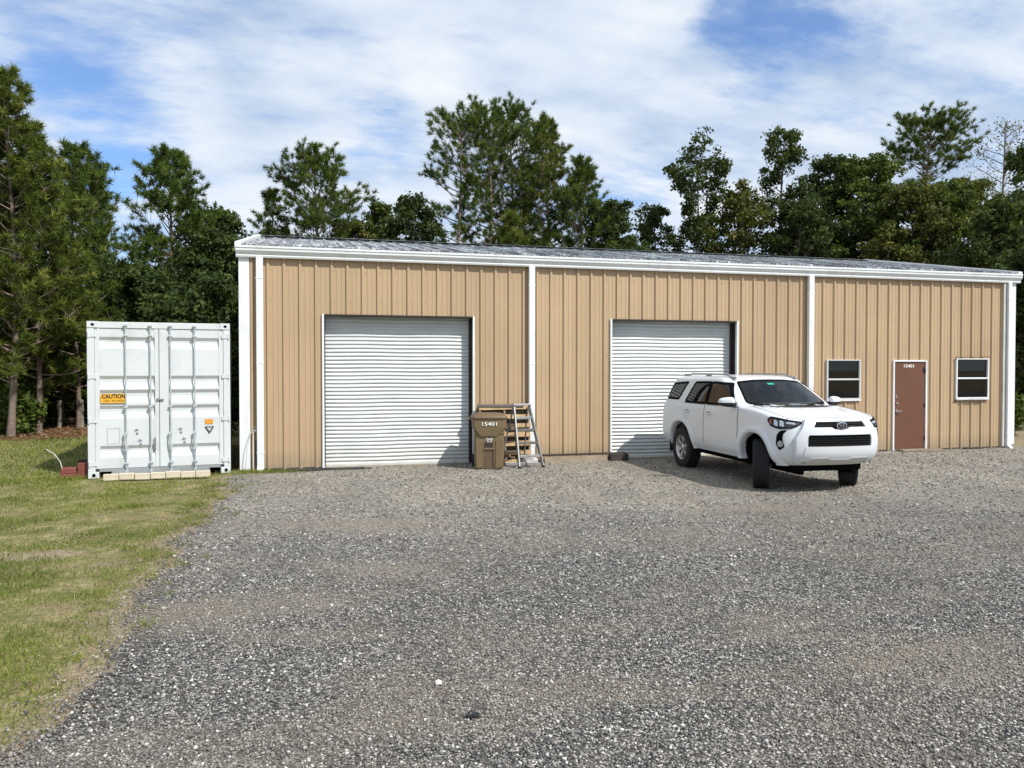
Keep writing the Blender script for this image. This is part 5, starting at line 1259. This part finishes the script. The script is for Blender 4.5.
def tree(name, x, y, H, rad, style, mat, bark, label, cat='tree', base=.35, seed=1, dens=1.0, lean=0.0, prof=None, group=None, trunk_r=None, stems=1, leaf=None, zb=0.0, upk=None):
    r = np.random.default_rng(seed); W_ = Wood(); tips = []
    root = thing(name, label, cat, (x, y, zb), 0, group)
    for st_ in range(stems):
        la = r.random() * 6.283; ln = lean + (0 if stems == 1 else .10); off = np.array([math.cos(la), math.sin(la), 0]) * (0 if stems == 1 else .35)
        rad = rad * (1.15 if st_ == 0 else 1); tr = (trunk_r or (.0095 * H + .02)) * (1 if stems == 1 else .75); n = 12; Hs = (H - (.45 if H > 5 else 0)) * (1 if st_ == 0 else r.uniform(.82, .97))
        P = []
        for i in range(n + 1):
            t_ = i / n; P.append(off + np.array([math.cos(la) * ln * H * t_ ** 1.3 + .12 * math.sin(t_ * 5 + seed) * H / 12, math.sin(la) * ln * H * t_ ** 1.3 + .10 * math.cos(t_ * 4 + seed * 2) * H / 12, t_ * Hs]))
        P = np.array(P); W_.tube(P, [tr * (1.25 if i == 0 else 1) * (1 - .9 * i / n) + .008 for i in range(n + 1)], 7)
        def at(t_): f = t_ * n; i = min(int(f), n - 1); return P[i] + (P[i + 1] - P[i]) * (f - i)
        nb = int((54 if style == 'pine' else 38) * dens / (1 if stems == 1 else 1.5)) + 4; ga = r.random() * 6
        for b in range(nb):
            u = (b + r.random() * .8) / nb; t_ = base + (1 - base) * u ** .9; t_ = min(t_, .985); p0 = at(t_)
            ga += 2.4 + r.normal(0, .5)
            pf = np.interp(u, *zip(*prof)) if prof else (1 - u) ** .6 * (1 if u > .12 else .7)
            L = rad * max(.10, pf) * r.uniform(.62, 1.12) / (1 if stems == 1 else 1.25)
            up = (.12 + (.75 if upk is None else upk) * u if style == 'pine' else .30 + .6 * u) + r.normal(0, .16)
            d = np.array([math.cos(ga), math.sin(ga), up]); d /= np.linalg.norm(d)
            Q = [p0]; dd = d.copy()
            for k in range(5):
                dd = dd + np.array([r.normal(0, .13), r.normal(0, .13), (.10 if style == 'pine' else .02) + r.normal(0, .08)]); dd /= np.linalg.norm(dd); Q.append(Q[-1] + dd * L / 5)
            Q = np.array(Q); br = tr * (1 - .8 * t_) * .42 + .006; W_.tube(Q, np.linspace(br, .006, 6), 4)
            nt_ = max(3, int(L * (4.2 if style == 'pine' else 4.0) * dens ** .5) + 2)
            for k in range(nt_):
                f = (.45 if style == 'pine' else .30) + (.55 if style == 'pine' else .70) * (k + r.random()) / nt_; f = min(f, 1); i = min(int(f * 5), 4); q0 = Q[i] + (Q[i + 1] - Q[i]) * (f * 5 - i)
                td = dd * .6 + np.array([r.normal(0, .65), r.normal(0, .65), r.normal(.3 if style == 'pine' else .15, .35)]); td /= np.linalg.norm(td); tl = L * r.uniform(.14, .32) + .10; q1 = q0 + td * tl
                W_.tube([q0, q0 * .5 + q1 * .5 + np.array([0, 0, .03]), q1], [.010, .007, .004], 3); tips.append((q1, td)); 
            tips.append((Q[-1], dd))
        tips.append((P[-1], np.array([0, 0, 1.0])))
    tk = npmesh('trunk', np.concatenate(W_.V), np.concatenate(W_.F), bark, root, smooth=True)
    C_ = np.array([t_[0] for t_ in tips]); D_ = np.array([t_[1] for t_ in tips]); m = len(C_)
    if style == 'pine':
        k = 46; c = np.repeat(C_, k, 0); d = np.repeat(D_, k, 0); n = len(c); v = r.normal(0, 1, (n, 3)); v /= np.linalg.norm(v, axis=1)[:, None]
        nd = v + d * .55 + np.array([0, 0, .22]); nd /= np.linalg.norm(nd, axis=1)[:, None]
        L = (.17 + .10 * r.random(n))[:, None]; c = c - d * (r.random(n)[:, None] * .20) + r.normal(0, .02, (n, 3)); sd = np.cross(nd, r.normal(0, 1, (n, 3))); sd /= np.linalg.norm(sd, axis=1)[:, None]; wd = .014
        V = np.stack([c - sd * wd, c + sd * wd, c + nd * L], 1).reshape(-1, 3); F = np.arange(3 * n).reshape(n, 3); rep = 3
        tone = np.repeat(np.repeat(np.clip(r.normal(.40, .30, m), 0, 1), k), rep)
    elif style == 'bare':
        k = 5; c = np.repeat(C_, k, 0) + r.normal(0, .16, (m * k, 3)); n = len(c); a = r.normal(0, 1, (n, 3)); a /= np.linalg.norm(a, axis=1)[:, None]; b = np.cross(a, r.normal(0, 1, (n, 3))); b /= np.linalg.norm(b, axis=1)[:, None]
        s_ = .045; V = np.stack([c - a * s_, c - b * s_, c + a * s_, c + b * s_], 1).reshape(-1, 3); F = np.arange(4 * n).reshape(n, 4); rep = 4; tone = np.repeat(np.clip(r.normal(.5, .25, n), 0, 1), 4)
    else:
        k = 40; lf = leaf or .062; R3 = .22 + .20 * r.random(m)
        off = r.normal(0, 1, (m, k, 3)); off /= np.linalg.norm(off, axis=2)[..., None]; off *= (r.random((m, k)) ** .45)[..., None] * R3[:, None, None]; off[..., 2] *= .72
        c = (C_[:, None] + off).reshape(-1, 3); n = len(c)
        nrm_ = off.reshape(-1, 3) / (np.linalg.norm(off.reshape(-1, 3), axis=1)[:, None] + 1e-6) * .6 + r.normal(0, .6, (n, 3)) + np.array([0, 0, .35]); nrm_ /= np.linalg.norm(nrm_, axis=1)[:, None]
        a = np.cross(nrm_, r.normal(0, 1, (n, 3))); a /= np.linalg.norm(a, axis=1)[:, None]; b = np.cross(nrm_, a); s_ = (lf * (.7 + .7 * r.random(n)))[:, None]
        V = np.stack([c - a * s_ * 1.25, c - b * s_ * .75, c + a * s_ * 1.25, c + b * s_ * .75], 1).reshape(-1, 3); F = np.arange(4 * n).reshape(n, 4); rep = 4
        tone = np.repeat(np.repeat(np.clip(r.normal(.40, .30, m), 0, 1), k), 4)
    npmesh('crown', V, F, mat, root, attrs={'tone': tone}); return root
PR_CONE = [(0, .75), (.15, 1), (.4, .85), (.7, .55), (1, .18)]
PR_ROUND = [(0, .55), (.25, .9), (.55, 1), (.8, .75), (1, .30)]
PR_UMB = [(0, .45), (.3, .85), (.6, 1), (.85, .8), (1, .45)]
PR_OAK = [(0, .8), (.3, 1), (.6, .9), (.85, .62), (1, .25)]
nd, nw, ld, lg, lo = M['needles'], M['needles_warm'], M['leaf_dark'], M['leaf_green'], M['leaf_olive']; bk, bg_ = M['bark'], M['bark_grey']
GL = 'pines at the left edge beside the lawn'
tree('pine_tree', -9.25, 10.5, 11.4, 2.3, 'pine', nd, bk, 'pine at the far left edge of the picture, cut by the frame', 'pine tree', .22, 11, 1.5, prof=PR_CONE, group=GL)
tree('pine_tree', -7.65, 9.7, 10.9, 2.0, 'pine', nw, bk, 'tallest pine of the left group, its slim trunk nearest the lawn', 'pine tree', .15, 12, 1.5, trunk_r=.095, prof=PR_CONE, group=GL)
tree('pine_tree', -7.4, 10.9, 9.9, 1.6, 'pine', nw, bk, 'slim pine with a pointed top right of the tallest left pine', 'pine tree', .16, 13, 1.4, trunk_r=.08, prof=PR_CONE, group=GL)
tree('pine_tree', -6.85, 13.0, 9.6, 1.7, 'pine', nd, bk, 'bushy round topped pine above the fence posts left of the container', 'pine tree', .12, 14, 1.5, trunk_r=.08, prof=PR_ROUND, group=GL)
tree('pine_tree', -7.5, 17.2, 9.9, 1.15, 'pine', nw, bk, 'pine behind the bushy one, showing at its right side', 'pine tree', .3, 15, 1.4, prof=PR_ROUND, group=GL)
tree('pine_tree', -9.9, 13.6, 10.0, 2.2, 'pine', nw, bk, 'yellower pine behind the far left trunks', 'pine tree', .12, 16, 1.6, prof=PR_CONE, group=GL)
tree('pine_tree', -9.0, 11.9, 5.6, 1.7, 'pine', nw, bk, 'low young pine filling in between the far left trunks', 'pine tree', .06, 18, 1.5, prof=PR_CONE, group=GL, trunk_r=.05)
tree('pine_tree', -7.6, 13.9, 5.6, 1.5, 'pine', nw, bk, 'young pine with foliage down to the fence post tops', 'pine tree', .18, 19, 1.5, prof=PR_CONE, group=GL, trunk_r=.05)
tree('pine_tree', -4.75, 17.7, 10.9, 2.1, 'pine', nd, bk, 'full pine rising above the white container', 'pine tree', .25, 17, 1.7, prof=[(0, 1), (.3, 1), (.6, .78), (.85, .5), (1, .25)])
tree('oak_tree', -3.2, 19.3, 8.9, 1.7, 'oak', ld, bg_, 'dark broadleaf tree between container pine and building roof', 'tree', .2, 21, 1.5, prof=PR_OAK)
tree('oak_tree', -6.3, 16.6, 5.9, 1.7, 'oak', ld, bg_, 'low dark tree behind the left half of the container', 'tree', .1, 22, 1.3, prof=PR_OAK)
tree('oak_tree', -4.9, 15.6, 5.8, 1.7, 'oak', ld, bg_, 'low dark tree behind the right half of the container', 'tree', .1, 23, 1.3, prof=PR_OAK)
tree('oak_tree', -2.7, 16.3, 7.4, 1.6, 'oak', ld, bg_, 'dark tree closing the gap between container and building', 'tree', .1, 24, 1.5, prof=PR_OAK)
tree('oak_tree', -2.0, 19.9, 7.7, 1.3, 'oak', lo, bg_, 'small olive tree just left of the roof peak', 'tree', .2, 25, 1.2, prof=PR_OAK)
tree('pine_tree', 1.08, 21.3, 12.1, 2.2, 'pine', nd, bk, 'round headed pine above the left end of the roof', 'pine tree', .42, 31, 1.5, prof=PR_ROUND)
tree('pine_tree', -.83, 21.8, 10.7, .85, 'pine', nd, bk, 'small narrow pine left of the round headed pine', 'pine tree', .5, 32, .7, prof=PR_ROUND)
tree('oak_tree', -.6, 21.5, 8.6, 1.4, 'oak', ld, bg_, 'low broadleaf tree under the small narrow pine', 'tree', .3, 33, 1.1, prof=PR_OAK)
tree('oak_tree', 2.75, 21.9, 9.2, 1.5, 'oak', lo, bg_, 'olive tree right of the round headed pine, lower', 'tree', .3, 34, 1.2, prof=PR_OAK)
tree('oak_tree', 3.96, 22.6, 10.3, 1.3, 'oak', lg, bg_, 'narrow olive green tree left of the dark shaggy oak', 'tree', .35, 35, 1.0, prof=PR_OAK)
tree('oak_tree', 5.25, 19.3, 9.9, 1.6, 'oak', ld, bg_, 'dark shaggy oak left of the tall pines', 'tree', .35, 36, 1.2, prof=PR_OAK)
GC = 'tall pines behind the middle of the roof'
tree('pine_tree', 7.4, 19.5, 13.6, 2.1, 'pine', nd, bk, 'leftmost tall middle pine, airy with bare stem showing', 'pine tree', .58, 41, .62, prof=PR_UMB, group=GC)
tree('pine_tree', 9.0, 20.2, 14.1, 2.4, 'pine', nd, bk, 'second tall middle pine, broad crown top near the leftmost', 'pine tree', .50, 42, 1.1, prof=PR_UMB, group=GC)
tree('pine_tree', 10.7, 22.4, 15.3, 2.2, 'pine', nd, bk, 'rounded dense pine top in the middle of the tall group', 'pine tree', .42, 43, 1.3, prof=PR_ROUND, group=GC)
tree('pine_tree', 12.1, 20.6, 14.5, 2.7, 'pine', nw, bk, 'densest tall pine with spiky top right of centre', 'pine tree', .32, 44, 1.6, prof=PR_CONE, group=GC)
tree('pine_tree', 13.5, 19.3, 12.3, 2.5, 'pine', nd, bk, 'shorter full pine on the right flank of the tall group', 'pine tree', .32, 45, 1.5, prof=PR_CONE, group=GC)
tree('pine_tree', 9.6, 18.2, 9.4, 1.4, 'pine', nw, bk, 'low young pine in front of the tall pine stems', 'pine tree', .45, 46, .9, prof=PR_CONE, group=GC)
tree('oak_tree', 14.6, 18.0, 9.9, 1.6, 'oak', ld, bg_, 'dark bushy tree at the right foot of the tall pine group', 'tree', .3, 51, 1.1, prof=PR_OAK)
tree('oak_tree', 7.0, 21.0, 7.6, 1.5, 'oak', ld, bg_, 'low dark tree at the foot of the leftmost tall pine', 'tree', .3, 52, 1.0, prof=PR_OAK)
tree('oak_tree', 11.0, 19.0, 8.2, 1.7, 'oak', ld, bg_, 'low dark tree below the densest tall pine', 'tree', .3, 53, 1.0, prof=PR_OAK)
tree('oak_tree', 16.5, 21.5, 9.0, 1.0, 'oak', ld, bg_, 'small lone tree in the sky gap behind the roof', 'tree', .35, 54, .7, prof=PR_OAK)
GR = 'broadleaf trees behind the right half of the roof'
tree('oak_tree', 18.0, 21.1, 10.6, 1.4, 'oak', ld, bg_, 'small spreading tree at the left end of the right hand row', 'tree', .35, 61, .8, prof=PR_ROUND, group=GR)
tree('oak_tree', 19.3, 18.8, 12.1, 2.0, 'oak', ld, bg_, 'clumpy tree with two flat leafy tops above open branches', 'tree', .35, 62, 1.0, prof=[(0, .8), (.4, .75), (.62, .35), (.75, .9), (1, .8)], group=GR)
tree('oak_tree', 21.3, 18.2, 10.9, 1.8, 'oak', lo, bg_, 'olive tree with ragged top left of the thin tall tree', 'tree', .3, 63, 1.2, prof=PR_OAK, group=GR)
tree('thin_tree', 24.3, 19.5, 14.6, 1.2, 'oak', ld, bg_, 'thin tall tree with a small leaning crown over the row', 'tree', .62, 64, .65, prof=PR_ROUND, lean=.02, group=GR)
tree('oak_tree', 22.9, 15.8, 10.1, 1.8, 'oak', ld, bg_, 'dense dark tree right below the thin tall tree', 'tree', .3, 65, 1.3, prof=PR_OAK, group=GR)
tree('oak_tree', 25.4, 17.2, 12.5, 1.9, 'oak', ld, bg_, 'tall dark domed tree right of the thin tall tree', 'tree', .3, 66, 1.5, prof=PR_OAK, group=GR)
tree('oak_tree', 26.7, 15.8, 12.0, 2.3, 'oak', lg, bg_, 'broad green tree with a rounded top in the right hand row', 'tree', .3, 67, 1.6, prof=PR_OAK, group=GR)
tree('oak_tree', 27.3, 13.7, 10.2, 2.1, 'oak', lo, bg_, 'yellowish green bushy tree in front of the umbrella pine', 'tree', .25, 68, 1.5, prof=PR_OAK, group=GR)
tree('oak_tree', 29.7, 14.1, 10.6, 2.1, 'oak', lg, bg_, 'green tree right below the umbrella pine crown', 'tree', .25, 69, 1.4, prof=PR_OAK, group=GR)
tree('oak_tree', 32.4, 15.3, 11.2, 1.9, 'oak', lo, bg_, 'loose olive tree beside the bare twiggy tree', 'tree', .25, 70, 1.3, prof=PR_ROUND, group=GR)
tree('pine_tree', 33.3, 19.3, 15.6, 2.2, 'pine', nd, bk, 'umbrella shaped pine standing highest over the right hand trees', 'pine tree', .80, 71, 1.0, prof=[(0, .7), (.3, 1), (.7, .85), (1, .45)], upk=.35)
tree('bare_tree', 35.3, 16.7, 15.0, 1.9, 'bare', lo, bg_, 'almost leafless twiggy tree near the right edge', 'tree', .40, 72, 1.1, prof=PR_ROUND)
tree('oak_tree', 29.3, 9.2, 11.2, 1.9, 'oak', ld, bg_, 'dark tree at the right edge rising above the gutter end', 'tree', .15, 73, 1.5, prof=PR_OAK)
tree('oak_tree', 24.6, 5.0, 6.3, 1.5, 'oak', ld, bg_, 'low dark tree right beside the right end of the building', 'tree', .06, 74, 1.6, prof=PR_OAK)
tree('oak_tree', 26.5, 8.0, 8.4, 1.9, 'oak', ld, bg_, 'dark tree behind the low one at the right end of the building', 'tree', .08, 75, 1.5, prof=PR_OAK)
# shrubs under the pines, by the fence and in the gap
GS = 'shrubs under the pines'
for i, (x, y, h, rd, mt, lb) in enumerate(((-8.9, 12.2, 2.9, 1.3, lo, 'yellow green shrub at the far left under the pines'), (-7.9, 14.2, 3.4, 1.3, ld, 'dark shrub behind the left pine trunks'), (-6.9, 15.6, 4.2, 1.5, ld, 'dark shrub behind the fence posts'),
        (-5.6, 14.4, 3.4, 1.1, lo, 'olive shrub beside the container behind the posts'), (-8.1, 10.6, 1.2, .55, lg, 'small green bush at the foot of the pine trunks'),
        (-3.4, 13.0, 4.2, 1.4, ld, 'tall dark shrub behind the container end'), (-2.0, 13.4, 4.6, 1.3, ld, 'tall dark shrub added to darken the narrow gap beside the building'), (-1.55, 9.2, 4.6, .75, ld, 'dark shrub added to blacken the shaded gap between container and building'), (-8.6, 14.6, 3.2, 1.0, lo, 'olive brush showing between the left pine trunks'), (-10.2, 15.5, 4.4, 1.9, ld, 'big dark thicket behind the far left pines'), (-8.6, 16.2, 4.6, 1.9, ld, 'big dark thicket behind the bushy pine'),  # the two gap shrubs are added to make the shaded gap black
        (20.6, 3.2, .8, .7, lg, 'low green bush on the grass beyond the right end of the building'))):
    tree('shrub', x, y, h, rd, 'oak', mt, bg_, lb, 'shrub', .04, 90 + i, 1.2, prof=PR_ROUND, group=GS if x < 0 else None, stems=2, trunk_r=.04)
# far woods, one mass of leaves behind all the trees
r = np.random.default_rng(5); V = []; n = 90000
a = r.random(n); X_ = -45 + 115 * a; Y_ = 27 + 10 * r.random(n) - 14 * np.clip((X_ - 25) / 40, 0, 1)
hh = 6.6 + 1.1 * np.sin(X_ * .7) + .8 * np.sin(X_ * 1.9 + 1) + .6 * np.sin(X_ * 4.3) + (Y_ - 27) * .08
hh = hh - 1.6 * np.exp(-((X_ - 17.5) / 2.2) ** 2)
Z_ = hh * r.random(n) ** .75; s_ = .16 * (.6 + .8 * r.random(n))[:, None]
c = np.stack([X_, Y_, Z_], 1); a = r.normal(0, 1, (n, 3)); a /= np.linalg.norm(a, axis=1)[:, None]; b = np.cross(a, r.normal(0, 1, (n, 3))); b /= np.linalg.norm(b, axis=1)[:, None]
V = np.stack([c - a * s_, c - b * s_, c + a * s_, c + b * s_], 1).reshape(-1, 3)
o = npmesh('far_woods', V, np.arange(4 * n).reshape(n, 4), M['leaf_wood'], attrs={'tone': np.repeat(np.clip(.4 + .3 * np.sin(X_ * 2.1 + Z_ * 1.7), 0, 1), 4)})
tag(o, 'dark far woods filling the gaps behind the trees', None, kind='stuff')
# wire fence left of the container
t_ = thing('wire_fence', 'old wire fence on grey wooden posts under the pines', 'fence', (-7.3, 12.9, 0), R(4))
for k, x in enumerate((-2.6, -1.35, -.05, .62, 1.9)):
    mb = MB(); mb.tube([(x, 0, -.05), (x + .01, 0, .5), (x + .015 * math.sin(k), .01, .98 + .05 * math.sin(k * 2))], [.065, .06, .055], 9); mb.build('post', M['wood_post'], t_, smooth=True)
for z in (.35, .62, .88):
    mb = MB(); mb.tube([(-2.6 + 4.5 * k / 12, -.06, z - .03 * math.sin(k * math.pi / 3) ** 2) for k in range(13)], .004, 4); mb.build('wire', M['alu_dark'], t_, smooth=True)
